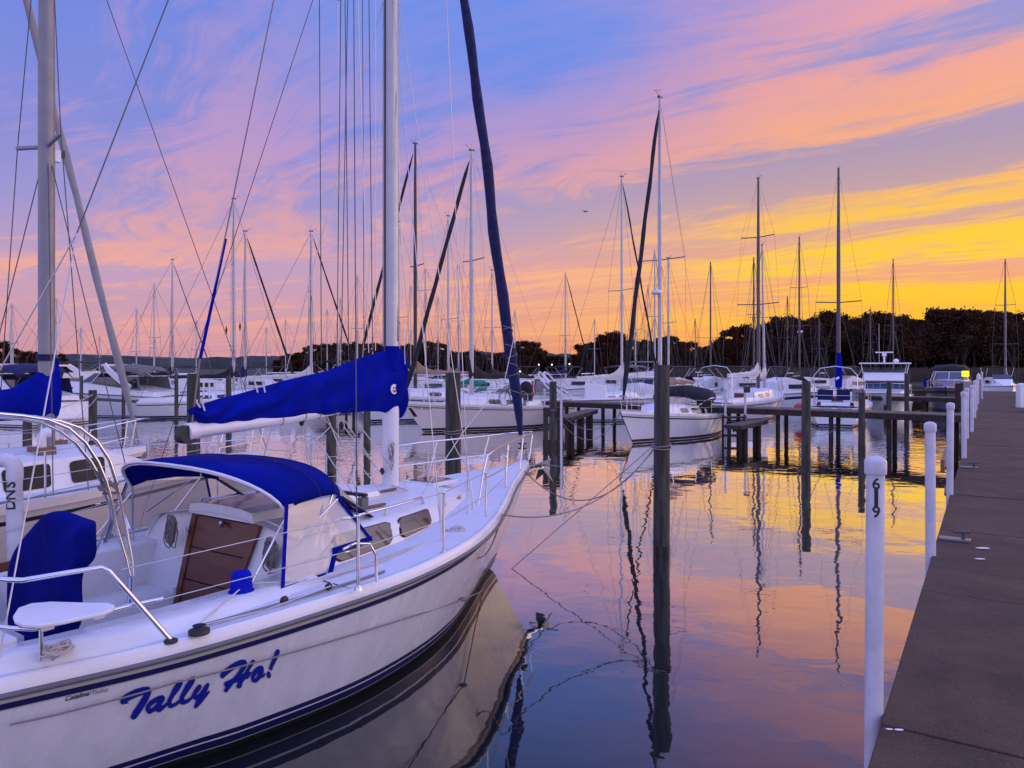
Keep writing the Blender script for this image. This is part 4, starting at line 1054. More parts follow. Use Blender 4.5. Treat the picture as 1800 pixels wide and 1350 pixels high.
        for sg in (1,-1):
            pts = []
            for k in range(5):
                s = .15*L+(.80*L-.15*L)*k/4; a = Q(s, sg*H.td(s)*.95, dzz(s)); q.tube([a, a+Vector((0,0,zh))], r_, CHROME, 6); pts.append(a)
            for hgt in (zh, zh*.5): q.tube([p+Vector((0,0,hgt)) for p in pts]+[Q(L-.05, sg*H.td(L)*.8, H.zr(L)+hgt)], .005, WIRE, 4)
        q.build('lifelines')
        q = W(); pr = [Q(.80*L,H.td(.8*L)*.95,dzz(.8*L)), Q(.81*L,H.td(.8*L)*.95,H.zr(.8*L)+zh), Q(L-.05,H.td(L)*.9,H.zr(L)+zh), Q(L+.05,0,H.zr(L)+zh)]
        q.tube(pr+[Vector((-p.x,p.y,p.z)) for p in pr[::-1][1:]], r_, CHROME, 6)
        pr = [p-Vector((0,0,zh*.5)) for p in pr[1:]]; q.tube(pr+[Vector((-p.x,p.y,p.z)) for p in pr[::-1][1:]], r_*.8, CHROME, 6)
        for sg in (1,-1): q.tube([Q(L-.1,sg*H.td(L)*.8,dzz(L)), Q(L-.1,sg*H.td(L)*.8,H.zr(L)+zh)], r_, CHROME, 6)
        q.build('pushpit')
    if dodger is not None:
        q = W(); rows = []
        for s, wd, zb, zc in ((a1-.55,.46,.05,.35),(a1-.30,.60,.25,.62),(a1+.15,.62,.35,.74),(a1+.55,.62,.30,.70)):
            wd *= B/3*(1.3 if dodk > 1 else 1); zb = zt-.15+zb*dodk; zc = zt-.15+zc*dodk; rows.append([Q(s, wd*1.6*math.cos(math.pi*i/12)*-1, zb+(zc-zb)*math.sin(math.pi*i/12)**.7) for i in range(13)])
        q.grid(rows, dodger); 
        for sg in (-1, 1):
            q.add([rows[1][0 if sg < 0 else -1], rows[3][0 if sg < 0 else -1], Q(a1+.5, sg*.95*B/3, dzz(a1)+.25), Q(a1-.4, sg*.9*B/3, dzz(a1)+.25)], [(0,1,2,3)], dodger)
        ob = q.build('dodger'); sm = ob.modifiers.new('t','SOLIDIFY'); sm.thickness = .02
    if bimini is not None:
        q = W(); zc = dzz(L)+1.95; rows = []
        for s in (L*.72, L*.82, L*.95):
            rows.append([Q(s, 1.15*B/3.2*(-1+2*i/8), zc+.14*(1-(-1+2*i/8)**2)-.05*abs(s-L*.82)) for i in range(9)])
        q.grid(rows, bimini); ob = q.build('bimini'); sm = ob.modifiers.new('t','SOLIDIFY'); sm.thickness = .025
        q = W()
        for sg in (1,-1):
            q = W()
            for s in (L*.72, L*.95): q.tube([Q(L*.83, sg*H.td(L*.83)*.8, dzz(L)+.2), Q(s, sg*1.13*B/3.2, zc)], .013, CHROME, 6)
            q.build('bimini_frame', ob)
    if arch:
        q = W(); pr = [Q(L-.4, sg_*H.td(L)*.85, z) for sg_, z in ((1,dzz(L)),(1,dzz(L)+1.5))]+[Q(L-.4, H.td(L)*.6, dzz(L)+1.85), Q(L-.4, 0, dzz(L)+1.95)]
        q.tube(pr+[Vector((-p.x,p.y,p.z)) for p in pr[::-1][1:]], .022, CHROME, 8); q.build('stern_arch')
    return o, H, Q, W, dict(zt=zt, bz=bz, dzz=dzz, L=L)

def mast_h(ytop, d): return zat(ytop, d)
BO = lambda s, t: Vector((B0[0]-s*BU[0]+t*BV[0], B0[1]-s*BU[1]+t*BV[1], 0))
# the two neighbours in the foreground on the left
CRM = GEL2
nb, NH, NQ, NW, ni = sloop('cream sloop with black side windows, moored just beyond the large foreground sloop', BO(4.84,-4.64), INN, L=9.3, B=3.4, F=1.30, mh=10.2, hull=CRM, stripe=BLKP, boot=BLACK, cover=None, mast=ALUD, spr=(.485,), sprw=.60, bk=.15, wr=.007, detail=2, mastr=.10, win=False, boomz=2.26, boomless=True, topr=.08)
def finish_neighbour():
    ms = .4*9.3
    m = NW(); m.tube([NQ(ms+.1,0,2.28), NQ(ms+3.6,0,2.24)], .07, ALUW, 12); m.build('boom', nb)
    rows = []; N = 14
    for i in range(21):
        u = i/20; s = ms-.125+3.7*u; top = 3.04+(2.62-3.04)*min(1,(u*3.7/.55))**.8 if u*3.7 < .55 else 2.62-.12*(u*3.7-.55); bt = 2.20
        row = []
        for j in range(N):
            a = 2*math.pi*j/N; zz = (1-math.cos(a))/2
            row.append(NQ(s, (.165-.06*u)*math.sin(a)*(1-.45*zz*min(1,u*6))*(.85 if i == 0 else 1)+.025*math.sin(u*19+zz*6)*math.sin(a), bt+(top-bt)*zz))
        rows.append(row)
    q = NW(); q.grid(rows, BLUE, closed=True); q.add(rows[0], [tuple(range(N))], BLUE, True); q.build('sail_cover', nb)
    q = NW(); q.tube([NQ(ms,0,2.98), NQ(ms,0,3.07)], .115, NAVYC, 14); q.build('cover_collar', nb)
    H = NH; a0, a1 = .22*9.3, .66*9.3; ch = .36*9.3/9
    for sg in (1,-1):
        for u0, u1 in ((.31,.43),(.49,.63)):
            pts = []
            for u, k in ((u0+.006,.26),(u0+.012,.20),(u0+.022,.18),(u1-.014,.18),(u1-.005,.20),(u1,.28),(u1-.001,.76),(u1-.006,.84),(u1-.015,.87),(u0+.012,.90),(u0+.003,.87),(u0,.80)):
                s = a0+(a1-a0)*u; wd = H.td(s)*.62*min(1, .25+u*3.2); h0, h1 = ni['dzz'](s), ni['dzz'](s)+.02+ch
                pts.append(NQ(s, sg*(wd+(wd*.84-wd)*k+.014), h0+(h1-h0)*k))
            w2 = NW(); w2.poly(pts if sg > 0 else pts[::-1], BWIN, .008, (sg,0,0)); w2.build('window', nb)
    for s, t in ((ms+.25,.42),(ms-.30,-.42)):
        b = NW(); z = ni['zt']-.03; b.box(NQ(s, t, z+.04), (.30,.22,.10), TEAK); b.build('dorade_box', nb)
        v = NW(); v.tube([NQ(s,t,z+.09), NQ(s,t,z+.22), NQ(s-.03,t,z+.27), NQ(s-.10,t,z+.28)], [.055,.055,.065,.075], WHT, 12); v.build('cowl_vent', nb)
    l = NW(); l.box(NQ(ms-.12,0,5.78), (.07,.10,.16), WHT); l.box(NQ(ms-.2,0,5.82), (.05,.05,.1), BLKP); l.build('deck_light', nb)
    tr = NW(); S = [1.0+i*7.0/20 for i in range(21)]
    tr.tube([NQ(s, NH.td(s)-.06, ni['dzz'](s)+.07) for s in S], .014, ALUD, 6); tr.build('toe_rail', nb)
finish_neighbour()
n3, _, _, _, _ = sloop('white sloop with pale furled headsail, farthest of three moored side by side left', BO(5.15,-7.9), INN, L=9.0, B=3.2, F=.98, mh=15.0, hull=GEL, cover=BLUE, furl=GREYJ if 'GREYJ' in globals() else GREYC, mast=ALUD, spr=(.5,), detail=2, mastr=.09, jibr=.048, wr=.007)
for ch_ in n3.children:
    if ch_.name.startswith('furled_headsail'):
        ch_.data.materials.clear(); ch_.data.materials.append(mat('pale sail cloth', (.30,.29,.30), .8, bump=.002, bscale=10, var=.2, vscale=4))

# ------------------------------------------------------------------ boats at the cross dock
FL = []
def bx(px, d): return at(px, d)
bic, BHull, BQ, BW, bi = sloop('cream sloop with black sail cover and a bicycle standing on its side deck', bx(829, 34.5), 33.3+180+20, L=9.2, B=3.1, F=1.02, mh=mast_h(265,34.5), hull=GEL2, stripe=RUB, boot=BLACK, cover=BLKC, furl=BLKC, mast=ALU, spr=(.55,), sprw=1.1, detail=2, mastr=.10, jibr=.085, bimini=None)
sloop('white sloop showing only its bow and black forestay, behind the bicycle boat', bx(730, 40), OUT+22, L=9.5, B=3.2, F=1.15, mh=mast_h(253,40), hull=GEL, stripe=NAVY, cover=TANC, furl=BLKC, mast=BLKM, spr=(.5,), detail=1, mastr=.10, jibr=.07)
mid, MHull, MQ, MW, mi_ = sloop('white sloop with maroon stripe, black dodger and brown sail cover, behind the tall roped piling', bx(1160, 29.6), OUT+6, L=7.6, B=2.9, F=.93, mh=mast_h(172,29.6), hull=GEL, stripe=REDC, boot=REDC, cover=TANC, furl=BLKC, mast=ALU, spr=(.47,), sprw=1.05, dodger=BLKC, dodk=1.12, detail=2, mastr=.085, jibr=.07, radar=True)
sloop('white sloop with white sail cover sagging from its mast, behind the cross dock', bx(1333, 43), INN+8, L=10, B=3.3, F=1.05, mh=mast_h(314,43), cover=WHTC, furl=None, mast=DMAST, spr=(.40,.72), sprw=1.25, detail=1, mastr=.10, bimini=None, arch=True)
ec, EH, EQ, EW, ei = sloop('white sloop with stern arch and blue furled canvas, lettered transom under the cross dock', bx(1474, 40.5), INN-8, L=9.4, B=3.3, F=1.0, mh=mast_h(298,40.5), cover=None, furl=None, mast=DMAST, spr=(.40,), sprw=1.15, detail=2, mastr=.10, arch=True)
q = EW(); z = ei['zt']; q.tube([EQ(.4*9.4,0,z+.2), EQ(.4*9.4,0,z+.9), EQ(.4*9.4,0,z+2.1)], [.17,.20,.13], BLUE, 12); q.build('sail_cover')
BO_ = [
 # label, px, top y, depth, heading, options
 ('slim sloop with white boom cover and twin spreaders, beyond the centre console boat', 1093, 311, 43, INN+20, dict(cover=WHTC, furl=BLKC, spr=(.47,), sprw=1.0, mastr=.075)),
 ('white sloop with deep blue sail cover and dark forestay, near the twin shore lights', 994, 478, 70, INN+25, dict(cover=NAVYC, furl=BLKC, spr=(.42,), mastr=.09)),
 ('sloop with bare mast between the roped piling and its small grey bimini neighbour', 1151, 438, 62, INN, dict(cover=GREYC, spr=(.5,))),
 ('sloop with grey bimini stretched over its cockpit, behind the black dodger', 1175, 454, 50, INN+25, dict(cover=None, spr=(.5,), bimini=GREYC, L=8.5)),
 ('sloop with one low spreader, standing against the lowest dip of the treeline', 1249, 460, 66, INN, dict(cover=BLKC, spr=(.37,), sprw=1.2)),
 ('sloop whose mast stands just left of the white sagging sail cover', 1325, 452, 60, OUT, dict(cover=GREYC, spr=(.55,))),
 ('sloop with raked mast leaning beside the white sagging sail cover', 1344, 434, 47, INN, dict(cover=WHTC, spr=(.5,), rake=.6)),
 ('dark dodger sloop with tall thin mast and two spreaders, between the two dock pilings', 1405, 418, 58, INN-4, dict(cover=BLKC, dodger=BLKC, spr=(.40,.66), radar=True)),
 ('sloop with mast rising right behind the flybridge yacht', 1570, 455, 78, OUT, dict(cover=None, spr=(.45,))),
 ('sloop with grey sail cover moored off the far end of the pier', 1767, 455, 76, OUT, dict(cover=GREYC, furl=GREYC, spr=(.3,.62), sprw=1.1, mastr=.11)),
 ('sloop with a short mast tucked left of the central black forestay', 1117, 488, 72, OUT, dict(cover=BLKC, spr=(.5,))),
 ('sloop with folded white cover and green dodger, behind the mossy piling', 788, 380, 50, OUT+8, dict(cover=TANC, dodger=GRNC, spr=(.40,), mastr=.09)),
 ('sloop with pale mast just right of the foreground mast and twin spreader arms', 701, 390, 52, OUT+5, dict(cover=BLUE, spr=(.42,), mastr=.09)),
 ('sloop with a thin mast between the black mast and the mossy piling', 748, 470, 66, OUT, dict(cover=None, spr=(.8,), sprw=1.4)),
 ('sloop with faint mast right of the mossy piling', 806, 458, 70, INN, dict(cover=GREYC, spr=(.5,))),
 ('sloop with black mast boot half hidden by the dark blue furled headsail', 865, 475, 56, OUT, dict(cover=BLKC, spr=(.5,), mastr=.07)),
 ('sloop with tan boom and double lines, above the middle of the blue sail cover', 547, 407, 46, INN+35, dict(cover=WHTC, furl=BLKC, spr=(.62,), sprw=.5, mastr=.085)),
 ('sloop with short mast above the blue sail cover, left of the foreground mast', 628, 482, 64, OUT, dict(cover=GREYC, spr=(.5,))),
 ('tiny distant sloop seen left of the foreground mast over the green bimini', 598, 522, 90, INN, dict(cover=WHTC, spr=(.5,))),
 ('sloop with two small dark pennants under its spreaders', 411, 350, 44, INN+30, dict(cover=BLKC, furl=None, spr=(.23,.66), sprw=.65, mastr=.095)),
 ('sloop with navy sail cover and dark forestay, beside the pennant sloop', 431, 407, 47, INN+30, dict(cover=NAVYC, furl=BLKC, spr=(.45,), sprw=.6, mastr=.085, jibr=.05)),
 ('sloop with black tent cover at its mast, behind the grey express cruiser', 303, 457, 58, INN+25, dict(cover=BLKC, furl=DWIRE, spr=(.42,), sprw=.5, mastr=.10, jibr=.03)),
 ('sloop with pale mast and tiny radar, left of the black tent cover', 271, 498, 66, OUT, dict(cover=None, spr=(.45,), radar=True, mastr=.07)),
 ('sloop with dark thin mast over the grey cruiser windscreen', 240, 541, 74, INN, dict(cover=GREYC, spr=(.4,), mastr=.07)),
 ('sloop with white mast at the far left behind the moored cruisers', 21, 533, 62, OUT, dict(cover=WHTC, spr=(.5,), mastr=.12)),
 ('sloop with thin dark mast just right of the weathered grey mast', 99, 523, 66, OUT, dict(cover=None, spr=(.35,.7), mastr=.06, sprw=.5)),
 ('sloop with mast partly hidden left of the weathered grey mast', 68, 560, 80, OUT, dict(cover=None, spr=(.5,), mastr=.06)),
 ('small sloop with a wind generator on its stern pole', 142, 575, 70, INN, dict(cover=None, spr=(.4,), mastr=.06)),
]
for lab, px_, yt, d_, hd_, kw in BO_:
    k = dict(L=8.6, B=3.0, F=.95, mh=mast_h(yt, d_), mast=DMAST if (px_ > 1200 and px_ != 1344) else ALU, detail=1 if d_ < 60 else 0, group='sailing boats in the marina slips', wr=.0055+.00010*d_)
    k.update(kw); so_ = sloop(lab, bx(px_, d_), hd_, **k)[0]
    if 'pennants' in lab:
        for fx, fy in ((398,580),(422,574)):
            c = so_.matrix_basis.inverted() @ at(fx, d_, zat(fy, d_)); q = MB(); q.poly([c+Vector((0,0,.28)), c+Vector((.11,.05,0)), c+Vector((0,0,-.32)), c+Vector((-.11,-.05,0))], REDC, .01); q.build('pennant', so_)

for px_, yt in ((175,590),(345,562),(468,575),(502,560),(575,542),(655,520),(722,500),(770,520),(905,545),(1045,560),(1139,500),(1222,560),(1384,520),(1440,560),(1530,540)):
    d_ = 84+(px_*7) % 23
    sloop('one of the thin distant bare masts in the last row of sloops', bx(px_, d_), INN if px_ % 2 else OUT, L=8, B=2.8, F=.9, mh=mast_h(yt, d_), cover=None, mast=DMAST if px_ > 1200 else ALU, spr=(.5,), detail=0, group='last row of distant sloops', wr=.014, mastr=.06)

# lettering on the transom under the cross dock
def transom_text():
    L = 9.4
    for txt, z, w_, mt in (('MOON', .88, .62, NAVY), ('HARBORTOWN MD', .62, .95, NAVY), ('STAR', .88, .52, NAVY)):
        me = text_mesh(txt, 1.0); xs = [v.co.x for v in me.vertices]; a, b = min(xs), max(xs); k = w_/(b-a)
        off = {'MOON': .42, 'STAR': -.42}.get(txt, -.1)
        o = MB().add([EQ(L+.012, off+(v.co.x-(a+b)/2)*k, z+v.co.y*min(k, .16)) for v in me.vertices], [tuple(p.vertices) for p in me.polygons], mt)
        o.build('transom_lettering', ec)
transom_text()
def extra_parts():
    # blue seat covers and a lettered locker on the stern rail
    q = EW(); q.box(EQ(9.1,-.45,1.55), (.7,.12,.5), NAVYC); q.box(EQ(9.1,.35,1.55), (.6,.12,.5), NAVYC); q.build('canvas_panel')
    me = text_mesh('E', 1.0); q = EW(); q.box(EQ(9.3,.95,1.55), (.45,.05,.55), ALUD); q.build('locker')
    o = MB().add([EQ(9.335, .95+v.co.x*.35, 1.55+v.co.y*.35) for v in me.vertices], [tuple(p.vertices) for p in me.polygons], NAVY); o.build('locker_letter', ec)
    q = MB(); q.ball(EQ(7.2,-1.75,.72), .30, RED, 14, 10, (1,1,1.1)); q.tube([EQ(7.2,-1.75,1.0), EQ(7.2,-1.6,1.35)], .012, ROPE); o = q.build('fender', ec); tag(o)
    # registration numbers on the bicycle boat
    me = text_mesh('MD 4381', 1.0); xs = [v.co.x for v in me.vertices]; a, b = min(xs), max(xs); H = BHull
    vs = []
    for v in me.vertices:
        u = (v.co.x-a)/(b-a); s = .55+.75*u; z = H.zr(s)-.20+v.co.y*.13; vs.append(BQ(s, -(H.t(s, z)+.006), z))
    MB().add(vs, [tuple(p.vertices)[::-1] for p in me.polygons], BLKP).build('registration_lettering', bic)
    q = BW(); s0, s1 = .25, .55
    for sg in (1,-1):
        q.add([BQ(s, sg*(H.t(s, z)+.008), z) for s, z in ((.30,1.10),(.44,1.10),(.76,.70),(.60,.70))], [(0,1,2,3)], BLKP)
    q.build('bow_scuff_pad')
extra_parts()

# the bicycle, standing on that boat's port deck
def bicycle():
    s, t = 5.35, -1.05
    base = bic.matrix_basis @ BQ(s, t, 0)
    hdg = bic.rotation_euler.z
    p = empty('bicycle', (base.x, base.y, bi['dzz'](s)+.04), hdg); tag(p, 'dark bicycle with white saddle leaning on the side deck of the cream sloop', 'bicycle')
    R_ = .33
    def V(y, z): return Vector((0, y, z))
    for y in (-.53, .53):
        q = MB(); q.tube([V(y+R_*math.cos(a), R_+R_*math.sin(a)) for a in [i*math.pi/12 for i in range(25)]], .018, BLKP, 6)
        q.tube([V(y+(R_-.03)*math.cos(a), R_+(R_-.03)*math.sin(a)) for a in [i*math.pi/12 for i in range(25)]], .008, CHROME, 5)
        for i in range(8): q.tube([V(y, R_), V(y+R_*math.cos(i*.785), R_+R_*math.sin(i*.785))], .003, CHROME, 4)
        q.build('wheel', p)
    q = MB(); S, BB, HD = V(-.18,.78), V(-.08,.30), V(.36,.80)
    for a, b in ((S,BB),(BB,V(.38,.70)),(S,HD),(S,V(-.53,R_)),(BB,V(-.53,R_)),(HD,V(.53,R_))): q.tube([a, b], .018, BLKP, 6)
    q.build('frame', p)
    q = MB(); q.tube([HD, V(.38,1.0)], .014, CHROME); q.tube([Vector((-.28,.34,1.02)), V(.38,1.02), Vector((.28,.34,1.02))], .013, BLKP); q.build('handlebar', p)
    q = MB(); q.tube([S, V(-.2,.92)], .013, CHROME); q.ball(V(-.2,.94), .1, WHT, 8, 6, (.7,1.4,.35)); q.build('saddle', p)
bicycle()

# ------------------------------------------------------------------ white plastic posts along the pier
def pvc_post(px, d, label, ztop=2.42, r=.0445, lean=0.0, group='white plastic posts along the pier edge', num=None):
    b = at(px, d, -.5); o = thing('mooring_post', label, 'post', (b.x, b.y, 0), 0, group)
    m = MB(); m.tube([(lean*(1.0),0,-.5), (0,0,ztop-.06)], r*.93, PVC, 22); m.build('shaft', o)
    c = MB(); c.lathe((0,0,ztop-.09), [(r*.94,0),(r*1.09,.002),(r*1.12,.005),(r*1.12,.062),(r*1.07,.070),(r*.85,.079),(r*.5,.087),(.001,.090)], PVC, 22); c.build('cap', o)
    if num:
        for k, ch_ in enumerate(num):
            me = text_mesh(ch_, .086, 0, 0, .0015, True); zc = ztop-(.128,.190,.262)[k]
            bb = [f([v.co[i] for v in me.vertices]) for i in (0,1) for f in (min, max)]; tw, th = ((.036,.056),(.018,.092),(.036,.056))[k]
            for v in me.vertices: v.co.x = (v.co.x-(bb[0]+bb[1])/2)/(bb[1]-bb[0])*tw; v.co.y = (v.co.y-(bb[2]+bb[3])/2)/(bb[3]-bb[2])*th
            vs = []
            for v in me.vertices:
                a = (v.co.x*.98)/r; rr = r*.93+.002+.0004*k; a0 = math.atan2(b.x, b.y)   # wrapped round the shaft, facing the walkway end
                an = -math.pi/2-a0*1.0+a+R(4)
                vs.append((rr*math.cos(an), rr*math.sin(an), zc+v.co.y))
            MB().add(vs, [tuple(p.vertices) for p in me.polygons], BLKP).build('number', o)
    return o
pvc_post(1539, 3.55, 'nearest white plastic post, with the number 619 in black', lean=-.02, num='619', ztop=2.474)
pp_ = [(1635,6.5,'white post without a number, next along the pier after post 619'),(1670.5,9.6,'third white post from the near end of the pier'),
       (1694,13.4,'white post beside the small timber step at the pier edge'),(1699.5,17.0,'white post just behind the timber step'),(1708.5,18.8,'taller looking white post touching the one behind the timber step'),
       (1713,24,'white post in the distant row, fourth from its far end'),(1716.5,28,'white post in the distant row, third from its far end'),(1719,33,'white post in the distant row, second from its far end'),(1726,38,'farthest white post, standing highest above the pier end')]
for i, (x, d, lab) in enumerate(pp_): pvc_post(x, d, lab, ztop=2.42+(.22 if i == 8 else .02*(i % 3)), lean=(.012,-.02,.015,.0,-.015)[i % 5])
for x, d, zt_, lab in ((1275,29,2.08,'left of the two slim white posts by the low step dock'),(1310,29,2.05,'right of the two slim white posts by the low step dock, near a dark box'),(986.5,26.2,2.25,'slim white pole standing right against the clustered pilings'),(957,34,1.9,'short white pole behind the clustered pilings')):
    pvc_post(x, d, lab, ztop=zt_, r=.045, group='slim white posts at the cross dock')
# the plastic bend between the two sloops, with black letters
def bend():
    b = at(26, 7.0); o = thing('pipe_post', 'white plastic pipe post with a bent top and black letters, between the two moored sloops', 'post', (b.x, b.y, 0))
    zt_ = zat(838, 7.0); m = MB(); m.tube([(0,0,-.5),(0,0,zt_)], .064, PVC, 20); m.build('shaft', o)
    m = MB(); pts = [(0,0,zt_-.02),(0,0,zt_+.06)]+[(-.10+.10*math.cos(a), 0, zt_+.06+.10*math.sin(a)) for a in [i*math.pi/16 for i in range(1,8)]]+[(-.12,0,zt_+.16),(-.5,0,zt_+.15)]
    m.tube(pts, .071, PVC, 20); m.build('elbow', o)
    for z in (zat(882,7.0), zat(915,7.0)): 
        c = MB(); c.tube([(0,0,z-.09),(0,0,z+.09)], .069, PVC, 20); c.build('coupling', o)
    for k, ch_ in enumerate('DNS'):
        me = text_mesh(ch_, .13, 0, 0, .003, True); vs = []
        for v in me.vertices:
            X_, Y_ = -v.co.y, v.co.x; an = -math.pi/2-math.atan2(b.x, b.y)-.55+X_/.066; rr = .0705
            vs.append((rr*math.cos(an), rr*math.sin(an), zat(893,7.0)+.04+k*.095+Y_))
        MB().add(vs, [tuple(p.vertices) for p in me.polygons], BLKP).build('letter', o)
bend()

# ------------------------------------------------------------------ timber pilings
def piling(px, d, zt_, r, label, group='timber mooring pilings in the water', rope=None, lean=0.0, n=18):
    b = at(px, d); o = thing('piling', label, 'piling', (b.x, b.y, 0), 0, group)
    rnd = random.Random(int(px)); rows = []; K = 30
    for i in range(K+1):
        z = -.6+(zt_+.6)*i/K; row = []
        for j in range(n):
            a = 2*math.pi*j/n; rr = r*(1.06-.08*i/K)*(1+.03*math.sin(a*3+z*.7)+.02*math.sin(a*7+z*1.3)+rnd.uniform(-.008,.008))
            row.append((rr*math.cos(a)+lean*(zt_-z), rr*math.sin(a), z))
        rows.append(row)
    m = MB(); m.grid(rows, PILE, closed=True); m.add(rows[-1], [tuple(range(n))], PILE); m.build('shaft', o)
    w_ = MB(); w_.lathe((lean*zt_,0,-.5), [(r*1.09,0),(r*1.1,.62),(r*1.08,.70)], mat('wet algae band', (.012,.013,.010), .35, var=.4, vscale=9), n); w_.build('waterline_growth', o)
    if rope:
        q = MB()
        for k in range(2):
            z = rope+k*.035; q.tube([((r*1.06+.012)*math.cos(a), (r*1.06+.012)*math.sin(a), z+.02*math.sin(a+k)) for a in [i*math.pi/9 for i in range(19)]], .011, ROPED, 6)
        q.build('rope_turns', o)
    return o
piling(1163, 11.2, 2.93, .118, 'tall foreground piling with pale rope turns, standing in open water', rope=1.68)
piling(972, 26.5, 2.38, .13, 'thickest piling of the cluster at the left end of the cross dock', rope=1.35)
piling(959, 26.9, 1.42, .09, 'short left leg of the piling cluster')
piling(984, 27.2, 1.42, .12, 'short right leg of the piling cluster')
piling(1417, 21.7, 2.48, .125, 'dark piling in front of the red fender')
piling(1515, 25.5, 2.02, .11, 'shorter piling in front of the flybridge yacht, left one')
piling(1563, 34, 2.25, .10, 'piling before the bow of the flybridge yacht')
piling(1594, 36, 2.6, .11, 'dark piling at the right side of the flybridge yacht')
piling(796, 13.0, 2.80, .135, 'mossy piling in front of the bicycle boat', rope=1.75)
piling(582, 19, 2.45, .125, 'piling under the middle of the blue sail cover')
piling(645, 26, 2.3, .12, 'thin dark piling left of the foreground mast')
piling(340, 18, 2.74, .15, 'broad piling behind the end of the foreground boom')
piling(310, 40, 2.55, .10, 'slim piling at the stern of the grey express cruiser')
piling(402, 32, 2.52, .115, 'piling right of the small white dock rails')
piling(163, 24, 2.15, .125, 'stout piling in front of the cruisers, right of the weathered mast')
piling(143, 40, 2.42, .09, 'slim piling just left of the stout one by the cruisers')
piling(217, 40, 1.85, .09, 'thin piling before the cruiser windscreen')
piling(48, 22, 2.0, .12, 'piling half hidden by the stainless hoops of the foreground sloop')
piling(60, 44, 3.1, .14, 'far piling behind the blue sail cover on the left')
cl = MB(); c0 = at(972, 26.6)
cl.box((c0.x+.0, c0.y-.16, 1.28), (.72,.10,.30), FASCIA); cl.box((c0.x, c0.y-.16, .12), (.74,.10,.34), FASCIA)
tag(cl.build('cross_beam'), 'dark beams bolted across the piling cluster', 'beam')

# ------------------------------------------------------------------ docks
def dock(name, label, a0, b0, a1, b1, wdt, z=1.25, legs=True, rise=0.0, fasc=.20):
    p, q = G(a0, b0, z), G(a1, b1, z+rise); d = (q-p); L = d.length; d.normalize(); sd = Vector((d.y, -d.x, 0)).normalized()
    o = thing(name, label, 'dock', (p.x, p.y, 0)); m = MB(); org = Vector((p.x, p.y, 0)); rnd = random.Random(int(a0*7+b0))
    n = int(L/.145)
    for i in range(n):
        c = p.lerp(q, (i+.5)/n)-org; dzv = rnd.uniform(-.003,.003); e = sd*(wdt/2+rnd.uniform(-.01,.01)); h = d*(.068); u = Vector((0,0,1))
        vs = [c+e+h, c-e+h, c-e-h, c+e-h]; vs = [v+u*dzv for v in vs]; vs += [v-u*.04 for v in vs]
        m.add(vs, [(0,1,2,3),(7,6,5,4),(0,4,5,1),(1,5,6,2),(2,6,7,3),(3,7,4,0)], PLANK)
    m.build('deck_boards', o)
    m = MB()
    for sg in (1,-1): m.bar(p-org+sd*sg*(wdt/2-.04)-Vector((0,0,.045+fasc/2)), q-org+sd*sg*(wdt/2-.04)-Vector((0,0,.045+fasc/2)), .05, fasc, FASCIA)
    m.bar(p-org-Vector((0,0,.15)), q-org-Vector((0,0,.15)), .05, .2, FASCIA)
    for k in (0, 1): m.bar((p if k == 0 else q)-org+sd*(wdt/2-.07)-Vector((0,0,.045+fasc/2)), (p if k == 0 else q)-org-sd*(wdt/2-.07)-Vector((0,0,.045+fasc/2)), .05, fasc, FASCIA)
    m.build('beam', o)
    if legs:
        k = max(2, int(L/1.9))
        for i in range(k):
            for sg in (1,-1):
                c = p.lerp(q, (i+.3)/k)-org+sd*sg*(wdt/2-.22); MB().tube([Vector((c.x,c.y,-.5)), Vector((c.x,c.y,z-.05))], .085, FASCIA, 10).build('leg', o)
    return o
dock('cross_dock', 'long timber cross dock joining the pier, crossing behind the roped piling', 30.2, -.42, 31.6, -18.2, 1.5)
dock('finger_dock', 'short low timber finger dock at the left end of the cross dock', 30.7, -15.4, 25.2, -13.9, .6, z=.95, fasc=.14)
dock('finger_dock', 'low timber step dock with shadowed steps between two slim white posts', 30.0, -7.6, 26.6, -7.7, .6, z=.82, fasc=.12)
dock('cross_dock', 'far timber dock behind the centre console boat, left of the pier', 60.0, -1.0, 61.5, -30, 1.6)
dock('cross_dock', 'dark timber dock under the small dark cruiser', 46.5, -.42, 47.0, -6.2, 1.3)
dock('cross_dock', 'timber dock on the left, beyond the foreground boom', 31.5, -28.5, 34.0, -54, 1.5)
dock('cross_dock', 'far left timber dock behind the moored cruisers', 58.0, -40, 62.0, -92, 1.6)
def step_frame():
    m = MB(); c = at(1291, 28.6)
    for z in (.95, .6, .25): m.box((c.x, c.y, z), (.85, .35, .07), FASCIA)
    for sx in (-.42,.42): m.box((c.x+sx, c.y+.1, .5), (.06,.12,1.1), FASCIA)
    tag(m.build('boarding_steps'), 'dark boarding steps between the two slim white posts', 'steps')
    m = MB(); m.box((c.x+.45, c.y-.1, 2.02), (.20,.2,.22), BLKP); tag(m.build('power_box', bevel=.01), 'small black box on top of the right slim white post', 'box')
step_frame()
# white rails on the left dock
m = MB()
for px_ in (358, 368, 380, 398):
    c = at(px_, 41); m.tube([c+Vector((0,0,1.2)), c+Vector((0,0,2.1))], .05, WHT, 8)
for z in (2.05, 1.62): m.tube([at(350,41,z), at(402,41,z)], .035, WHT, 6)
tag(m.build('dock_railing'), 'white railing on the left dock beside a piling', 'railing')

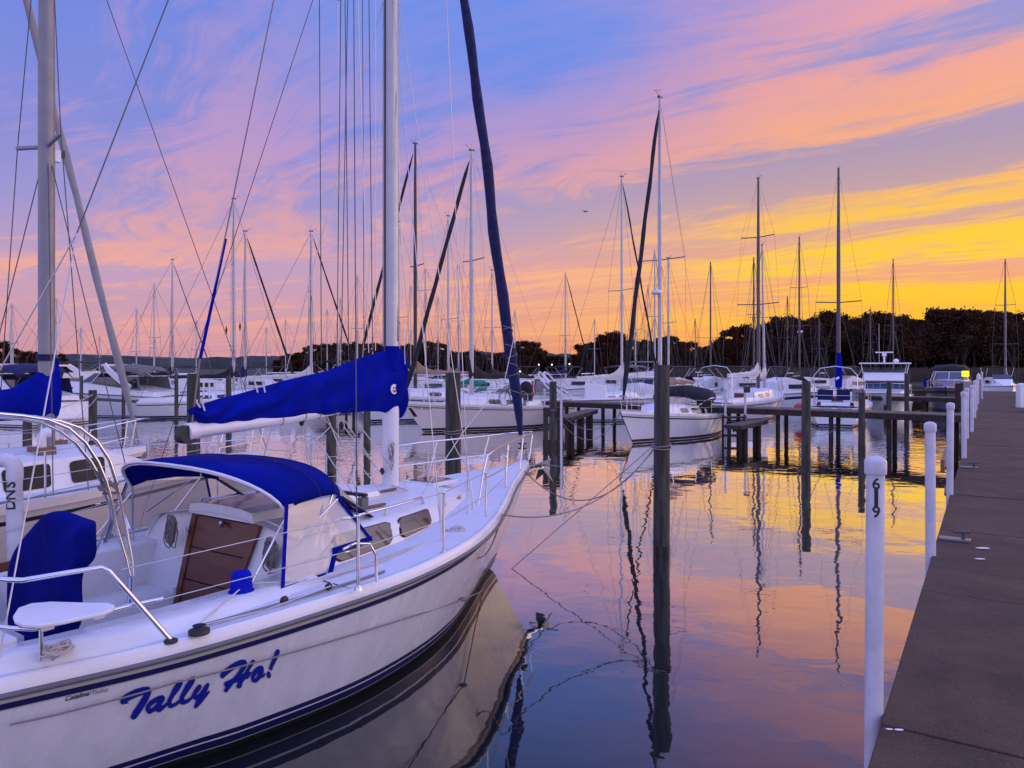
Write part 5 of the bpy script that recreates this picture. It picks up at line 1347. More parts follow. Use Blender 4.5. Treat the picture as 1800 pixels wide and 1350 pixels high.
# ------------------------------------------------------------------ things on the pier
def dock_box(a, b, L, w_, h, label):
    c = G(a, b, PIER_Z); o = thing('dock_box', label, 'dock box', c, -R(32.8), 'white dock boxes along the right of the pier')
    m = MB(); m.box((0,0,h/2-.03), (w_,L,h-.06), WHT, 0, .96); m.build('body', o, bevel=.02)
    m = MB(); m.box((0,0,h-.01), (w_+.06,L+.06,.07), WHT, 0, .9); m.build('lid', o, bevel=.02)
    m = MB(); m.box((-w_/2-.01,0,h-.10), (.02,.08,.06), BLKP); m.build('latch', o)
dock_box(33.5, 1.55, 1.3, .62, .62, 'nearest white dock box at the right pier edge')
dock_box(38.0, 1.6, 1.2, .6, .62, 'second white dock box along the pier')
dock_box(42.0, 1.6, 1.2, .6, .60, 'third white dock box along the pier')
dock_box(46.0, 1.6, 1.2, .6, .60, 'fourth white dock box along the pier')
dock_box(50.5, 1.6, 1.2, .6, .60, 'farthest white dock box near the pier end')
c = at(1795, 30, PIER_Z); m = MB(); m.box(c+Vector((0,0,.45)), (.28,.28,.9), WHT, 0, .9); m.ball(c+Vector((0,0,.92)), .15, WHT, 10, 6, (1,1,.5)); tag(m.build('power_pedestal', bevel=.02), 'pale power pedestal at the right edge of the photo by the dock boxes', 'pedestal')
def lantern():
    c = at(1697, 36); o = thing('dock_light', 'yellow lit dock light on a grey pedestal beside the row of white posts', 'lamp', (c.x, c.y, 0))
    m = MB(); m.box((0,0,1.55), (.42,.35,1.3), ALUD); m.box((-.32,0,1.5), (.22,.3,1.2), FASCIA); m.box((0,0,.3), (.3,.3,1.3), FASCIA); m.build('pedestal', o, bevel=.02)
    e = bpy.data.materials.new('yellow lamp'); e.use_nodes = True; p = e.node_tree.nodes['Principled BSDF']; p.inputs['Base Color'].default_value = (.8,.8,.02,1); p.inputs['Emission Color'].default_value = (.93,1,.0,1); p.inputs['Emission Strength'].default_value = 1.0
    m = MB(); m.box((0,0,zat(657,36)), (.25,.25,.28), e); m.build('lamp_globe', o, bevel=.03)
lantern()
c = at(1720, 43); m = MB(); m.box(c+Vector((0,0,1.7)), (.24,.24,1.0), ALUD, 0, .85); m.lathe(c+Vector((0,0,2.2)), [(.12,0),(.10,.12),(.12,.14),(.02,.34)], WHT, 10); tag(m.build('power_pedestal'), 'grey power pedestal with a dark lantern top at the far end of the post row', 'pedestal')
m = MB(); a = G(12.6,-.56,1.38); m.bar(G(11.9,-.54,1.52), G(13.9,-.54,1.56), .05, .17, TEAK); m.tube([G(12.0,-.5,1.5), G(12.0,-.42,1.28)], .02, BLKP); m.tube([G(12.1,-.5,1.1), G(13.6,-.56,1.0)], .03, DWIRE)
tag(m.build('timber_step', bevel=.006), 'small brown timber step fixed to a post at the pier edge', 'step')
def cleat(a, b, label):
    c = G(a, b, PIER_Z); m = MB(); m.bar(c+Vector((0,0,.012)), c+Vector((UX*.0+.26*UY,-.26*UX,.012)), .12, .018, ALUD)
    k = c+Vector((.2*UY,-.2*UX,0)); m.tube([k, k+Vector((0,0,.09))], .018, DWIRE, 8); m.tube([k+Vector((-.09,0,.09)), k+Vector((.05,0,.085))], .014, DWIRE, 8)
    tag(m.build('dock_cleat'), label, 'cleat')
cleat(8.2, -.40, 'nearer galvanised cleat plate on the pier edge, with a pin')
cleat(14.2, -.40, 'farther cleat plate on the pier edge, past the timber step')
for i, (x, y, sz) in enumerate(((1563,1283,.012),(1580,1284,.015),(1727,964,.045),(1722,983,.033))):
    d = (HC-PIER_Z)*FPX/(y-645); c = at(x, d, PIER_Z+.004); m = MB(); m.ball((0,0,0), sz, WHT, 9, 4, (1.5,.7,.08)); o = m.build('bird_dropping', loc=c)
    tag(o, ['small white spot at the pier edge, left one of the pair','small white spot at the pier edge, right one of the pair','longer white splash on the pier, upper one','shorter white splash on the pier, lower one'][i], 'dropping')

# ------------------------------------------------------------------ mooring lines
def line(label, pts, drop, r=.0085, mt=ROPED, name='mooring_line'):
    m = MB(); q = []
    for a, b in zip(pts, pts[1:]): q += sag(a, b, drop, 26)[(1 if q else 0):]
    m.tube(q, r, mt, 6); return tag(m.build(name), label, 'rope', 'mooring lines')
hw = lambda v: hero.matrix_basis @ v
PT = at(1152, 11.15, 1.71)
line('mooring line from the foreground bow sagging to the roped piling', [hw(P(.45,.22,1.36)), PT], .62)
line('mooring line leaving the side deck coil and sagging to the roped piling', [hw(P(3.6,1.45,1.17)), hw(P(2.85,1.45,1.24)), PT-Vector((0,0,.03))], .36)
k1 = at(1010, 10.2, zat(948,10.2))
line('long dark spring line running from the roped piling past the foreground hull', [hw(HH.pt(*hull_surface(x, y), .05)) for x, y in ((10,1270),(150,1238),(300,1197),(500,1146),(700,1087),(808,1052),(858,1030))]+[PT+Vector((0,0,.03))], .005, r=.0065)
kn = hw(HH.pt(*hull_surface(808, 1052), .05)); m = MB(); m.ball(kn, .03, ROPED, 8, 6, (1.6,1,.7)); tag(m.build('line_knot'), 'knot in the long spring line beside the foreground hull', 'knot')
line('slack line drooping from the piling cluster to the maroon striped sloop, upper one', [at(975,26.5,1.5), mid.matrix_basis @ MQ(.1,0,1.25)], .75, r=.011)
line('slack line drooping from the piling cluster to the maroon striped sloop, lower one', [at(975,26.4,1.3), mid.matrix_basis @ MQ(.1,.05,1.2)], 1.0, r=.011)
line('line from the bicycle boat stern to the piling cluster', [at(950,36,1.5), at(968,26.6,1.5)], .3, r=.010)
line('pale line looping from the flybridge yacht bow to its piling', [at(1512,36,1.5), at(1560,34,1.9)], .9, r=.012, mt=ROPE)
line('line under the lettered transom from the dark piling', [at(1425,21.9,.9), at(1490,33,1.1)], .45, r=.010)
line('pale double line on the left running up from the stout piling', [at(163,24,2.0), at(96,10.3,2.3)], .02, r=.010, mt=ROPE)
line('second pale line on the left running up beside the double line', [at(170,24,1.9), at(110,12,1.9)], .05, r=.008, mt=ROPE)
line('bow line of the cream neighbour stretching behind the foreground dodger', [nb.matrix_basis @ NQ(.3,.1,1.5), at(582,18.9,1.4)], .25, r=.010, mt=ROPE)
line('line across the water from the mossy piling to the foreground shrouds', [at(790,13,1.75), hw(P(.9,-.35,1.4))], .15, r=.008, mt=ROPE)

# ------------------------------------------------------------------ motor boats
def house(m, secs, mt, cap=True, mats=None):
    """loft of sections (y, half width low, half width high, z low, z high)"""
    rows = [[(-wl,y,z0),(-wh,y,z1),(wh,y,z1),(wl,y,z0)] for y, wl, wh, z0, z1 in secs]
    m.grid(rows, mats or mt, smooth=False)
    if cap: m.add(rows[0], [(0,1,2,3)], mt); m.add(rows[-1], [(3,2,1,0)], mt)
    return rows
def mhull(o, L, B, fb, fs_, mt, stripe=GREYC, name='hull', boot=BLKP, low=-.4):
    TD = [(0,.03),(.10*L,.20*B),(.22*L,.36*B),(.38*L,.46*B),(.6*L,.5*B),(L,.47*B)]
    TW = [(.12*L,.02),(.25*L,.20*B),(.42*L,.36*B),(.6*L,.44*B),(L,.44*B)]
    H = Hull(TD=TD, ZD=[(0,fb),(.3*L,fb*.93),(.6*L,(fb+fs_)/2),(L,fs_)], TW=TW, S1=L, rake=.12*L, low=low, p=.55)
    m = H.mesh([(0,mt),(.18,stripe),(.36,mt)], [(.14,boot),(.08,mt),(.04,boot),(.0,boot)], mt, n=26)
    q = MB(); q.v = [(x, y+L*.5, z) for x, y, z in m.v]; q.f, q.mi, q.mats, q.sm = m.f, m.mi, m.mats, m.sm; q.build(name, o)
    d = MB(); rows = []
    for i in range(19):
        s = .05+(L-.07)*i/18; rows.append([(H.td(s)*k, L*.5-s, H.zr(s)+.03+.08*(1-k*k)) for k in (-.99,-.5,0,.5,.99)])
    d.grid(rows, GEL); d.build('deck', o)
    r_ = MB()
    for sg in (1,-1): r_.tube([(sg*(H.td(L*i/16)+.01), L*.5-L*i/16, H.zr(L*i/16)+.02) for i in range(17)], .035, ALUD, 6)
    r_.build('rub_rail', o)
    return H
def rail(o, H, L, s0, s1, h=.55, n=6):
    q = MB()
    for sg in (1,-1):
        pts = []
        for i in range(n+1):
            s = s0+(s1-s0)*i/n; b = Vector((sg*H.td(s)*.93, L*.5-s, H.zr(s)+.05)); t = b+Vector((0,.05,h)); q.tube([b,t], .013, CHROME, 5); pts.append(t)
        q.tube(pts, .016, CHROME, 6)
    q.tube([Vector((H.td(s0)*.93, L*.5-s0+.05, H.zr(s0)+.05+h)), Vector((0, L*.5-s0+.35, H.zr(s0)+.08+h)), Vector((-H.td(s0)*.93, L*.5-s0+.05, H.zr(s0)+.05+h))], .016, CHROME, 6)
    q.build('bow_rail', o)
def express(label, pos, hd, L=10.5, B=3.4, canvas=GREYC, stripe=RUB, hull=GEL, arch=True, group='motor cruisers on the left', encl=True, blue=False):
    o = thing('motor_cruiser', label, 'motor cruiser', pos, heading(hd), group); fb = 1.55
    H = mhull(o, L, B, fb, 1.15, hull, stripe)
    m = MB(); w_ = B*.36       # raised foredeck
    house(m, [(L*.30,.25,.12,1.4,1.62),(L*.18,w_*.9,w_*.6,1.35,1.88),(L*.02,w_*1.15,w_*.9,1.3,2.0),(-L*.08,w_*1.2,w_*1.1,1.25,1.98),(-L*.30,w_*1.22,w_*1.12,1.15,1.75),(-L*.46,w_*1.15,w_*1.05,1.1,1.45)], hull); m.build('cabin', o)
    m = MB(); m.box((w_*1.02,L*.08,1.66), (.03,1.3,.16), GLASS); m.box((-w_*1.02,L*.08,1.66), (.03,1.3,.16), GLASS); m.build('window', o)
    ws = MB(); n = 10; lo, hi = [], []
    for i in range(n+1):
        a = math.pi*i/n; lo.append((w_*1.12*math.cos(a), -L*.10+L*.15*math.sin(a), 1.97)); hi.append((w_*.95*math.cos(a), -L*.14+L*.08*math.sin(a), 2.55))
    ws.grid([lo, hi], GLASS); ws.build('windscreen', o)
    fr = MB(); fr.tube(lo, .025, WHT, 5); fr.tube(hi, .03, WHT, 5)
    for i in (0,2,5,8,10): fr.tube([lo[i], hi[i]], .022, WHT, 5)
    fr.build('windscreen_frame', o)
    if encl:
        m = MB(); rows = []
        for y, z, ww in ((-L*.13,2.58,.9),(-L*.17,2.88,.92),(-L*.26,2.98,.98),(-L*.36,2.86,1.0),(-L*.40,2.6,1.02)):
            rows.append([(-w_*1.15*ww, y, z-.28), (-w_*.9*ww, y, z), (0,y,z+.08), (w_*.9*ww, y, z), (w_*1.15*ww, y, z-.28)])
        m.grid(rows, canvas); top = m.build('canvas_top', o); sm = top.modifiers.new('t','SOLIDIFY'); sm.thickness = .03
        for sg in (1,-1):
            m = MB(); m.add([(sg*w_*1.13,-L*.10,1.95),(sg*w_*1.06,-L*.13,2.32),(sg*w_*1.15,-L*.38,2.32),(sg*w_*1.18,-L*.40,1.55)], [(0,1,2,3)], canvas); m.build('canvas_side', o)
            m = MB(); m.add([(sg*(w_*1.15+.02),-L*.14,2.0),(sg*(w_*1.09+.02),-L*.16,2.28),(sg*(w_*1.12+.02),-L*.25,2.3),(sg*(w_*1.16+.02),-L*.25,1.85)], [(0,1,2,3)], SMOKE); m.build('clear_panel', o)
            m = MB(); m.add([(sg*(w_*1.16+.02),-L*.27,1.85),(sg*(w_*1.12+.02),-L*.27,2.28),(sg*(w_*1.15+.02),-L*.37,2.26),(sg*(w_*1.18+.02),-L*.38,1.7)], [(0,1,2,3)], GLASS); m.build('clear_panel', o)
    if arch:
        m = MB()
        for sg in (1,-1):
            pts = [(sg*w_*1.24,-L*.34,1.7),(sg*w_*1.2,-L*.27,2.2),(sg*w_*1.12,-L*.20,2.75),(sg*w_*.95,-L*.17,3.0)]
            for a, b in zip(pts, pts[1:]): m.bar(a, b, .10, .32, WHT)
        m.bar((-w_*.97,-L*.17,3.0), (w_*.97,-L*.17,3.0), .45, .12, WHT); m.build('radar_arch', o)
    m = MB(); m.box((0,-L*.5-.35,.42), (B*.8,.8,.10), WHT); m.build('swim_platform', o)
    rail(o, H, L, .08*L, .48*L, .5); return o
A1 = at(160, 44); express('express cruiser with grey band and grey canvas, its stern by the slim piling', (A1.x, A1.y, 0), -90+8, L=10.6, B=3.4)
A2 = at(62, 52); express('white express cruiser whose curved arch shows right of the weathered mast', (A2.x, A2.y, 0), -90+6, L=9.5, stripe=BLKP, encl=False)
A3 = at(-12, 38); express('white cruiser with blue tinted windscreen at the left edge', (A3.x, A3.y, 0), -90+20, L=9.5, stripe=GEL, canvas=NAVYC)
def flybridge(label, pos, hd, L=11.5, B=4.0, top=BLUE, group=None, bimini=None, scale=1.0, hard=True, radar=True, hull=GEL, blue=True, zs=.74, tname='flybridge_yacht'):
    o = thing(tname, label, 'motor yacht', pos, heading(hd), group)
    H = mhull(o, L, B, 1.9, 1.3, hull, hull)
    m = MB(); w_ = B*.36
    house(m, [(L*.24,w_*.8,w_*.6,1.75,1.95),(L*.14,w_,w_*.9,1.65,2.05),(-L*.42,w_,w_*.92,1.3,2.0)], hull); m.build('trunk_cabin', o)
    m = MB(); house(m, [(L*.10,w_*1.0,w_*.98,2.0,2.12),(L*.02,w_*1.0,w_*.93,2.0,2.75),(-L*.36,w_*1.0,w_*.93,2.0,2.80)], hull); sal = m.build('saloon', o)
    gl = mat('blue tinted window', (.05,.09,.16), .08, spec=.8)
    m = MB(); m.add([(-w_*.93,L*.10+.03,2.14),(w_*.93,L*.10+.03,2.14),(w_*.88,L*.025+.04,2.68),(-w_*.88,L*.025+.04,2.68)], [(0,1,2,3)], gl); m.build('window', sal)
    for sg in (1,-1):
        m = MB(); m.add([(sg*(w_*1.0+.015),L*.02,2.2),(sg*(w_*.94+.015),0,2.68),(sg*(w_*.94+.015),-L*.33,2.7),(sg*(w_*.99+.015),-L*.33,2.2)], [(0,1,2,3)], gl); m.build('window', sal)
    m = MB(); house(m, [(L*.07,w_*1.05,w_*1.0,2.80,2.86),(L*.03,w_*1.1,w_*.98,2.80,3.45),(-L*.02,w_*1.1,w_*1.02,2.80,3.52),(-L*.24,w_*1.08,w_*1.0,2.80,3.3),(-L*.40,w_*1.05,w_*1.0,2.80,2.9)], hull); br = m.build('upper_bridge', o)
    m = MB(); m.add([(-w_*.95,L*.03,3.47),(w_*.95,L*.03,3.47),(w_*.9,-L*.01,3.72),(-w_*.9,-L*.01,3.72)], [(0,1,2,3)], gl); m.build('bridge_windscreen', br)
    if hard:
        m = MB(); m.box((0,-L*.12,4.22), (w_*2.5,L*.34,.10), WHT, 0, .97); tp = m.build('hard_top', o, bevel=.03)
        for sx in (-1,1):
            for y in (L*.03,-L*.27): m = MB(); m.tube([(sx*w_*1.02,y,3.3),(sx*w_*1.14,y,4.2)], .03, WHT, 6); m.build('post', tp)
        if radar:
            m = MB(); m.tube([(0,-L*.1,4.27),(0,-L*.1,5.0)], .06, WHT, 8); m.box((0,-L*.1,4.95), (.28,.28,.25), WHT); m.box((0,-L*.1,5.14), (1.15,.12,.10), WHT); m.build('radar', tp)
            m = MB(); m.ball((-w_*.55,-L*.05,4.42), .18, WHT, 12, 8); m.build('satellite_dome', tp)
            m = MB(); m.tube([(.3,-L*.2,4.25),(.32,-L*.2,7.6)], .012, WHT, 5); m.build('antenna', tp)
    if bimini:
        m = MB(); rows = [[(x*w_*1.1, y, 4.35+.12*(1-x*x)) for x in (-1,-.5,0,.5,1)] for y in (L*.05,-L*.1,-L*.25)]; m.grid(rows, bimini); tp = m.build('bimini', o); sm = tp.modifiers.new('t','SOLIDIFY'); sm.thickness = .04
        m = MB()
        for sx in (-1,1):
            for y in (L*.05,-L*.25): m.tube([(sx*w_,-L*.1,3.2),(sx*w_*1.08,y,4.33)], .018, CHROME, 5)
        m.build('bimini_frame', tp)
    rail(o, H, L, .05*L, .45*L, .75); o.scale = (.86,.86,zs); return o
A = at(1555, 45); flybridge('white flybridge yacht with blue windows and a radar on its hard top', (A.x, A.y, 0), OUT-8, L=10.0, B=3.7)
A = at(1150, 56); flybridge('small motor yacht with a grey bimini, behind the roped piling', (A.x, A.y, 0), 33+60, L=9, B=3.4, hard=False, bimini=GREYC, tname='flybridge_boat')
A = at(612, 52); flybridge('motor yacht with a wide dark green bimini, behind the foreground sail cover', (A.x, A.y, 0), 25, L=10, B=3.8, hard=False, bimini=mat('dark green canvas', (.012,.022,.012), .85), tname='flybridge_boat')
A = at(168, 58); flybridge('beige flybridge boat with maroon canopy, behind the grey express cruiser', (A.x, A.y, 0), 50, L=9.5, B=3.6, hard=False, bimini=REDC, hull=GEL2, tname='flybridge_boat')
A = at(282, 66); express('white sport cruiser with a tall radar arch, behind the grey canvas', (A.x, A.y, 0), 60, L=11, B=3.6, encl=False, stripe=NAVY)
A = at(1668, 51); o_ = express('small dark cruiser with black canvas and a blue fender, left of the yellow light', (A.x, A.y, 0), OUT, L=7.6, B=2.9, canvas=BLKC, stripe=BLKP, hull=mat('dark grey gelcoat', (.10,.10,.13), .3), group=None, arch=False)
m = MB(); m.ball(Vector((1.45,-1.5,1.75)), .3, BLUE, 10, 8, (.7,1,1.1)); m.build('fender', o_)
def console(label, pos, hd, L=7.5, B=2.6):
    o = thing('console_boat', label, 'motor boat', pos, heading(hd)); H = mhull(o, L, B, 1.25, .95, GEL, GEL)
    m = MB(); house(m, [(.6,.42,.36,1.0,1.9),(-.5,.45,.42,1.0,2.0)], WHT); m.build('console', o)
    m = MB(); c = (0,-L*.5-.25,0); m.box((0,-L*.5-.25,1.2), (.34,.5,1.0), WHT, 0, .9); m.ball((0,-L*.5-.2,1.95), .46, WHT, 12, 8, (.72,1,.95)); m.tube([(0,-L*.5-.3,.9),(0,-L*.5-.35,-.3)], .12, WHT, 8); m.build('outboard_motor', o, bevel=.0)
    m = MB()
    for k, dx in ((0,0),(1,.28)):
        for sg in (1,-1): m.tube([(sg*1.1,-L*.15-dx,1.0),(sg*1.0,-L*.30-dx,1.9),(sg*.8,-L*.36-dx,2.5),(0,-L*.37-dx,2.62)], .04, WHT, 6)
    m.build('tower_arch', o)
    return o
A = at(1046, 40); console('white motor boat with curved tower arch and big white outboard, behind the cross dock', (A.x, A.y, 0), 33+70)
ob = [(1108,46,'boat under a rumpled white cover, right of the big outboard',WHTC,5.0),(930,52,'low open boat behind the bicycle boat stern',GREYC,4.5)]
for x, d, lab, mt, L in ob:
    A = at(x, d); o = thing('covered_boat', lab, 'boat', (A.x, A.y, 0), heading(75)); H = mhull(o, L+1, 2.2, 1.1, .9, GEL, GEL)
    m = MB(); rows = []
    for i in range(9):
        y = (L+.6)*(.5-i/8); h = 1.15+.75*math.sin(math.pi*min(1,(i+1)/9))**.8+.08*math.sin(i*2.3); rows.append([(1.08*k*math.sin(math.pi*(i+.8)/10)**.4, y, 1.0+(h-1.0)*(1-k*k)**.7+.05*math.sin(k*9+i)) for k in (-1,-.7,-.35,0,.35,.7,1)])
    m.grid(rows, mt); m.build('boat_cover', o)
rnd = random.Random(21)
# distant rows of cabin boats seen between the masts
far_l = [(20,60,70),(108,68,80),(205,72,65),(245,80,100),(330,62,110),(362,55,60),(385,70,75),(455,60,70),(500,74,90),(528,64,70),(705,58,90),(735,66,60),(765,52,80),(845,56,70),(912,62,60),(944,70,100),(1012,60,70),(1075,66,80),(1098,74,90),(1195,52,65),(1218,60,100),(1262,56,75),(1290,68,80),(1312,54,90),(1368,60,60),(1390,50,75),(1437,66,90),(1497,60,70),(1758,64,200)]
descr = ['with low white cabin','with short windscreen','with pale hull','with dark canvas']
for i, (x, d, hd_) in enumerate(far_l):
    A = at(x, d); k = i % 4
    near = ['the weathered grey mast','the left cruisers','the grey windscreen','the thin left masts','the broad piling','the white dock rails','the dock piling','the pennant masts','the blue sail cover','the sail cover top','the foreground mast','the black mast','the mossy piling','the black sail cover','the dark blue furled sail','the small red flag','the lone deep blue sail cover','the outboard boat','the white boat cover','the grey bimini','the roped piling','the black dodger','the step dock','the sagging white cover','the leaning mast','the black dodger sloop','the dark piling','the stern arch','the far pier end'][i]
    o = thing('cabin_boat', 'small distant boat %s near %s' % (descr[k], near), 'boat', (A.x, A.y, 0), heading(hd_), 'distant boats in the far slips')
    L = 6.5+(i % 3); H = mhull(o, L, 2.5, 1.3, .95, GEL if k != 2 else GEL2, NAVY if k == 1 else GEL)
    m = MB(); house(m, [(L*.28,.35,.25,1.15,1.35),(L*.12,.85,.7,1.1,1.85),(-L*.1,.95,.85,1.05,2.0+.2*(i % 2)),(-L*.22,.95,.85,1.05,1.9)], WHT); m.build('cabin', o)
    m = MB(); m.add([(-.72,L*.16,1.55),(.72,L*.16,1.55),(.70,L*.06,2.25),(-.70,L*.06,2.25)], [(0,1,2,3)], GLASS); m.box((.92,-.2,1.6), (.03,1.2,.28), GLASS); m.box((-.92,-.2,1.6), (.03,1.2,.28), GLASS); m.build('windscreen', o)
    if k in (0, 3):
        m = MB(); m.grid([[(q*1.0, y, 2.85+.08*(1-q*q)) for q in (-1,0,1)] for y in (L*.02,-L*.3)], (BLKC, GREYC, NAVYC, BLKC)[i % 4]); tp = m.build('bimini', o); sm = tp.modifiers.new('t','SOLIDIFY'); sm.thickness = .04
        m = MB()
        for sx in (-1,1):
            for y in (L*.02,-L*.3): m.tube([(sx*.95,-L*.14,1.3),(sx*.98,y,2.84)], .018, CHROME, 4)
        m.build('bimini_frame', tp)
# flag at the stern of the bicycle boat and the grill beside it
A = at(938, 36.5); m = MB(); m.tube([A+Vector((0,0,1.4)), A+Vector((.12,0,2.3))], .012, DWIRE, 5)
m.grid([[A+Vector((.10-.06*i+.02*math.sin(j*2), .02*math.sin(j+i), 2.25-.14*j-.05*i)) for i in range(5)] for j in range(6)], [mat('flag red', (.42,.03,.04), .8), mat('flag white', (.6,.6,.6), .8)]*2); tag(m.build('ensign'), 'small drooping red and white flag at the bicycle boat stern', 'flag')
A = at(925, 36.2); m = MB(); m.ball(A+Vector((0,0,1.85)), .36, BLKC, 12, 8, (.9,.8,1.0)); m.lathe(A+Vector((0,0,1.2)), [(.30,0),(.33,.3),(.2,.5)], BLKC, 12); tag(m.build('covered_grill'), 'black covered grill on the stern of the bicycle boat', 'grill')

# ------------------------------------------------------------------ shore, hills and trees
LEAF = mat('dark foliage', (.034,.027,.015), .95, spec=.0, var=.5, vscale=.35, rgb2=(.070,.030,.018))
LEAF2 = mat('russet foliage', (.075,.026,.013), .95, spec=.0, var=.5, vscale=.4)
BARK = mat('tree bark', (.03,.024,.02), .9)
HILLM = mat('wooded hillside', (.045,.055,.055), .9, var=.5, vscale=.02)
def build_shore():
    g = mat('shore ground', (.04,.035,.025), .95, var=.4, vscale=.3)
    m = MB(); rnd = random.Random(9); rows = []
    for i in range(61):
        x = -260+i*12; y0 = 118+26*math.exp(-((x+40)/70)**2)+(60 if x < -90 else 0)*min(1, (-90-x)/60)+4*math.sin(x*.07)
        rows.append([(x, y0, -.4), (x, y0+2.5, .25), (x, y0+14, .6), (x, 420, 1.5)])
    m.grid(rows, g, flip=True); tag(m.build('shore_ground'), kind='structure')
    m = MB(); rows = []; rr = random.Random(4); h = 0
    for i in range(361):
        x = -900+i*4; h += rr.uniform(-2.0,2.0); h *= .93; z = 15+3.0*math.sin(i*.033+1)+h*.6
        rows.append([(x, 860, -.5), (x, 866, z*.55), (x+rr.uniform(-1,1), 874, z), (x, 1400, z*.9)])
    m.grid(rows, HILLM, flip=True, smooth=False); tag(m.build('hills'), kind='structure')
build_shore()
def tree_mesh(seed, h, leaf, n=2600, sparse=False):
    rnd = random.Random(seed); tr = MB(); cr = MB()
    top = Vector((rnd.uniform(-.4,.4), rnd.uniform(-.4,.4), h*.62)); tr.tube([(0,0,-.3),(0,0,h*.2), top], [.30,.22,.10], BARK, 7)
    lobes = []
    for k in range(17 if not sparse else 9):
        a = rnd.uniform(0, 6.28); zz = rnd.uniform(.30,.92); rad = h*.30*(1-abs(zz-.52)*1.15)*rnd.uniform(.35,1)
        c = Vector((rad*math.cos(a), rad*math.sin(a), h*zz)); lobes.append((c, h*rnd.uniform(.06,.15)*(1.1 if zz < .7 else .75)))
        st = Vector((0,0,h*rnd.uniform(.18,.5))); tr.tube([st, st.lerp(c,.5)+Vector((0,0,.3)), c], [.10,.06,.025], BARK, 5)
        if sparse:
            for q in range(7):
                e = c+Vector((rnd.gauss(0,1), rnd.gauss(0,1), abs(rnd.gauss(0,1))))*h*.07; tr.tube([c, e], [.03,.012], BARK, 4)
    vs, fs = [], []
    nn = n//5 if sparse else n
    for k in range(nn):
        c, r_ = lobes[rnd.randrange(len(lobes))]
        v = Vector((rnd.gauss(0,1), rnd.gauss(0,1), rnd.gauss(0,1))).normalized()*r_*rnd.uniform(.3,1.35)**.7
        p = c+Vector((v.x, v.y, v.z*.85)); s = rnd.uniform(.09,.24)*(h/12)
        if not sparse and rnd.random() < .22: s *= 1.9; p = c+v*.55
        a = Vector((rnd.gauss(0,1), rnd.gauss(0,1), rnd.gauss(0,1))).normalized(); b = a.cross(Vector((rnd.gauss(0,1), rnd.gauss(0,1), rnd.gauss(0,1)))).normalized()
        o = len(vs); vs += [p-a*s-b*s*.5, p+a*s*.9-b*s*.6, p+a*s+b*s*.5, p-a*s*.8+b*s*.6]; fs.append((o,o+1,o+2,o+3))
    cr.add(vs, fs, leaf); return tr, cr
protos = []
for k, (leaf, sp) in enumerate(((LEAF,False),(LEAF,False),(LEAF2,False),(LEAF,False),(LEAF,True))):
    t, c = tree_mesh(30+k, 12.0, leaf, 4200, sp); protos.append((t.build('trunk'), c.build('crown')))
    for o in protos[-1]: col.objects.unlink(o)
prof_R = [(1160,593),(1181,590),(1206,600),(1231,607),(1249,609),(1270,593),(1284,576),(1302,567),(1313,574),(1331,575),(1359,565),(1380,554),(1405,561),(1423,563),(1441,558),(1462,545),(1480,547),(1491,561),(1515,554),(1551,549),(1587,552),(1611,565),(1622,556),(1650,543),(1693,545),(1729,547),(1764,545),(1800,547),(1840,545),(1900,550)]
prof_L = [(480,632),(500,626),(522,616),(544,608),(563,603),(646,603),(714,605),(744,598),(775,603),(790,617),(820,617),(858,622),(907,620),(920,601),(933,600),(941,603),(958,617),(964,626),(1009,624),(1020,605),(1050,601),(1058,590),(1081,585),(1103,596),(1130,600),(1160,593)]
def place_tree(px, d, top, k, label, group):
    h = zat(top, d)-.4; s = h/12.0*1.04; r = random.Random(int(px*13))
    o = thing('tree', label, 'tree', at(px, d, .3), r.uniform(0, 6.28), group); o.scale = (s*r.uniform(.95,1.2), s*r.uniform(.95,1.2), s)
    for p in protos[k]:
        c = p.copy(); col.objects.link(c); c.parent = o
rnd = random.Random(77)
x = 1166.0; i = 0
while x < 1900:
    d = 150+rnd.uniform(-12, 14); top = interp(prof_R, x)+rnd.uniform(-1,5)
    k = rnd.choice((0,1,3,0,1,2)); kind = {2: 'russet', 4: 'bare branched'}.get(k, 'dark green')
    place_tree(x, d, top, k, 'one of the %s trees of the dense wood on the right shore' % kind, '%s trees on the right shore' % kind); x += rnd.uniform(13, 21); i += 1
for x, top in ((1275,592),(1390,556),(1625,556),(1500,553),(1205,598),(1235,604),(1262,596),(1340,572),(1415,556),(1452,551),(1540,549),(1572,549),(1608,560),(1672,543),(1712,545),(1745,544),(1782,543),(1322,575),(1190,592)):
    place_tree(x, 142, top, 4, 'one of the thin bare branched trees sticking out of the right shore wood', 'bare branched trees on the right shore')
x = 487.0
while x < 1166:
    d = 172+rnd.uniform(-8, 8); top = interp(prof_L, x)+rnd.uniform(-1,3); k = rnd.choice((0,1,3,1,2)); kind = 'russet' if k == 2 else 'dark green'
    place_tree(x, d, top, k, 'one of the low %s trees on the far middle shore' % kind, '%s trees on the middle shore' % kind); x += rnd.uniform(11, 17)
for x, top, k, lab in ((921,600,0,'taller dark tree standing out left, near the dark blue furled sail'),(940,602,1,'rounder dark tree beside the taller one, above the small pilings'),(1024,603,4,'sparse see-through tree left of the tall central forestay'),(842,604,4,'sparse twiggy tree between the white mast and the furled sail'),(1082,584,2,'broad russet tree behind the central black forestay')):
    place_tree(x, 158, top, k, lab, None)
for x, top, d, k, lab in ((3,600,150,2,'red brown autumn tree at the left edge of the photo'),(24,612,155,2,'smaller red brown tree beside the one at the left edge'),(48,617,170,2,'low russet tree between two thin masts on the left'),(70,618,180,0,'dark low tree left of the weathered mast'),(110,622,200,1,'dark low tree right of the weathered mast')):
    place_tree(x, d, top, k, lab, None)
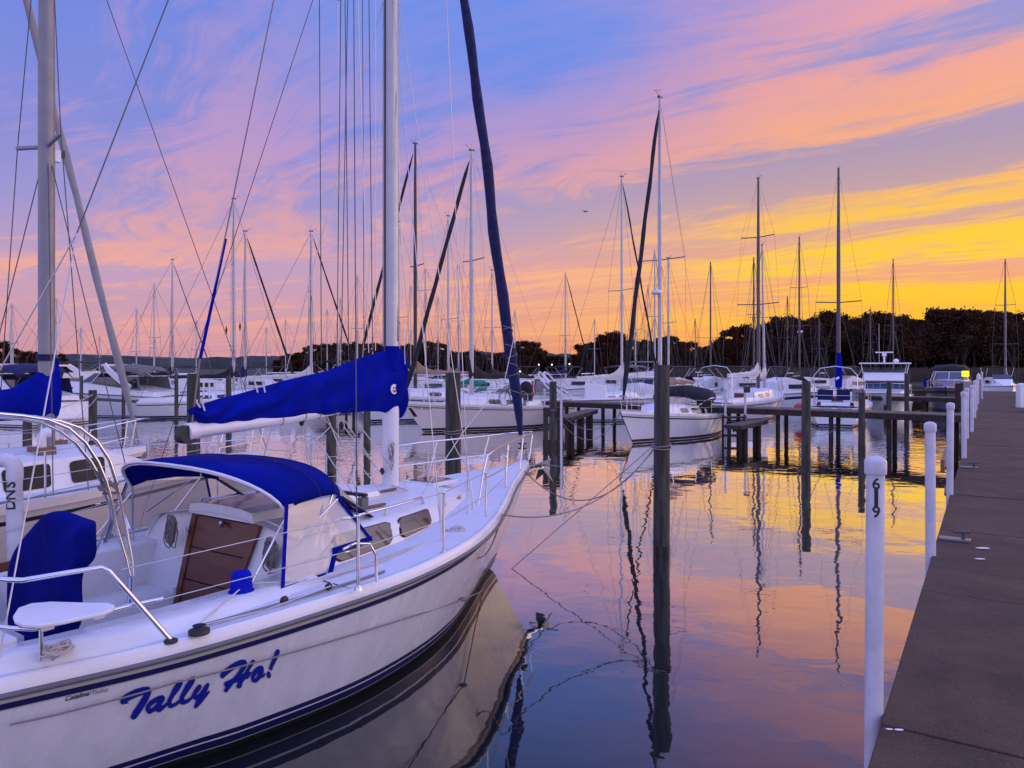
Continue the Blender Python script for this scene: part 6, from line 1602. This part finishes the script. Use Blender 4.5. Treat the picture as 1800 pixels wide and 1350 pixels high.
def masses():
    m = MB(); r_ = random.Random(5)
    for prof, d, x0, x1 in ((prof_R,162,1166,1960),(prof_L,186,500,1170),([(-60,612),(60,624),(130,632)],205,-80,140)):
        rows = []; x = x0
        while x <= x1:
            t = interp(prof, x); z = zat(t, d)*.80+r_.uniform(-.5,.5); rows.append([at(x, d-4, .2), at(x, d-2, z*.6)+Vector((r_.uniform(-1,1),r_.uniform(-1.5,1.5),0)), at(x, d, z)+Vector((0,r_.uniform(-1,1),0)), at(x, d+6, z*.9)]); x += 4
        m.grid(rows, LEAF, smooth=False)
    tag(m.build('wood_understory'), kind='stuff'); m = MB()
    reed = mat('reeds', (.07,.055,.045), .9, var=.4, vscale=.8); vs, fs = [], []
    for k in range(9000):
        px_ = r_.uniform(1180, 1880); d = r_.uniform(122, 136); b = at(px_, d, .2); h = r_.uniform(1.6,2.7); w_ = .05; l = r_.uniform(-.25,.25); o = len(vs)
        vs += [b+Vector((-w_,0,0)), b+Vector((w_,0,0)), b+Vector((w_*.4+l,0,h)), b+Vector((-w_*.4+l,0,h))]; fs.append((o,o+1,o+2,o+3))
    m.add(vs, fs, reed); tag(m.build('reeds'), kind='stuff')
masses()
# tiny lights on the far shore
em = bpy.data.materials.new('shore lamp'); em.use_nodes = True; p = em.node_tree.nodes['Principled BSDF']; p.inputs['Emission Color'].default_value = (1,.95,.85,1); p.inputs['Emission Strength'].default_value = 6
for x, y, lab in ((1001,640,'bright shore light left of the white boom cover'),(970,641,'shore light next to the crossed antenna'),(947,641,'faint shore light left of the crossed antenna'),(914,653,'faint low shore light by the furled sail')):
    o = thing('shore_lamp', lab, 'lamp', at(x, 145)); m = MB(); m.tube([(0,0,0),(0,0,zat(y,145)-.1)], .05, DWIRE, 5); m.build('pole', o); m = MB(); m.ball((0,0,zat(y,145)), .11, em, 8, 6); m.build('lamp_globe', o)
# one bird in the sky
b = at(1029, 60, zat(372,60)); m = MB(); m.ball(b, .07, BLKP, 8, 6, (1.8,1,.8)); m.tube([b+Vector((-.28,0,.02)), b+Vector((-.12,0,.06)), b, b+Vector((.12,0,.06)), b+Vector((.28,0,.0))], [.01,.03,.04,.03,.01], BLKP, 6); tag(m.build('bird'), 'tiny dark bird flying in the sky over the harbour', 'bird')
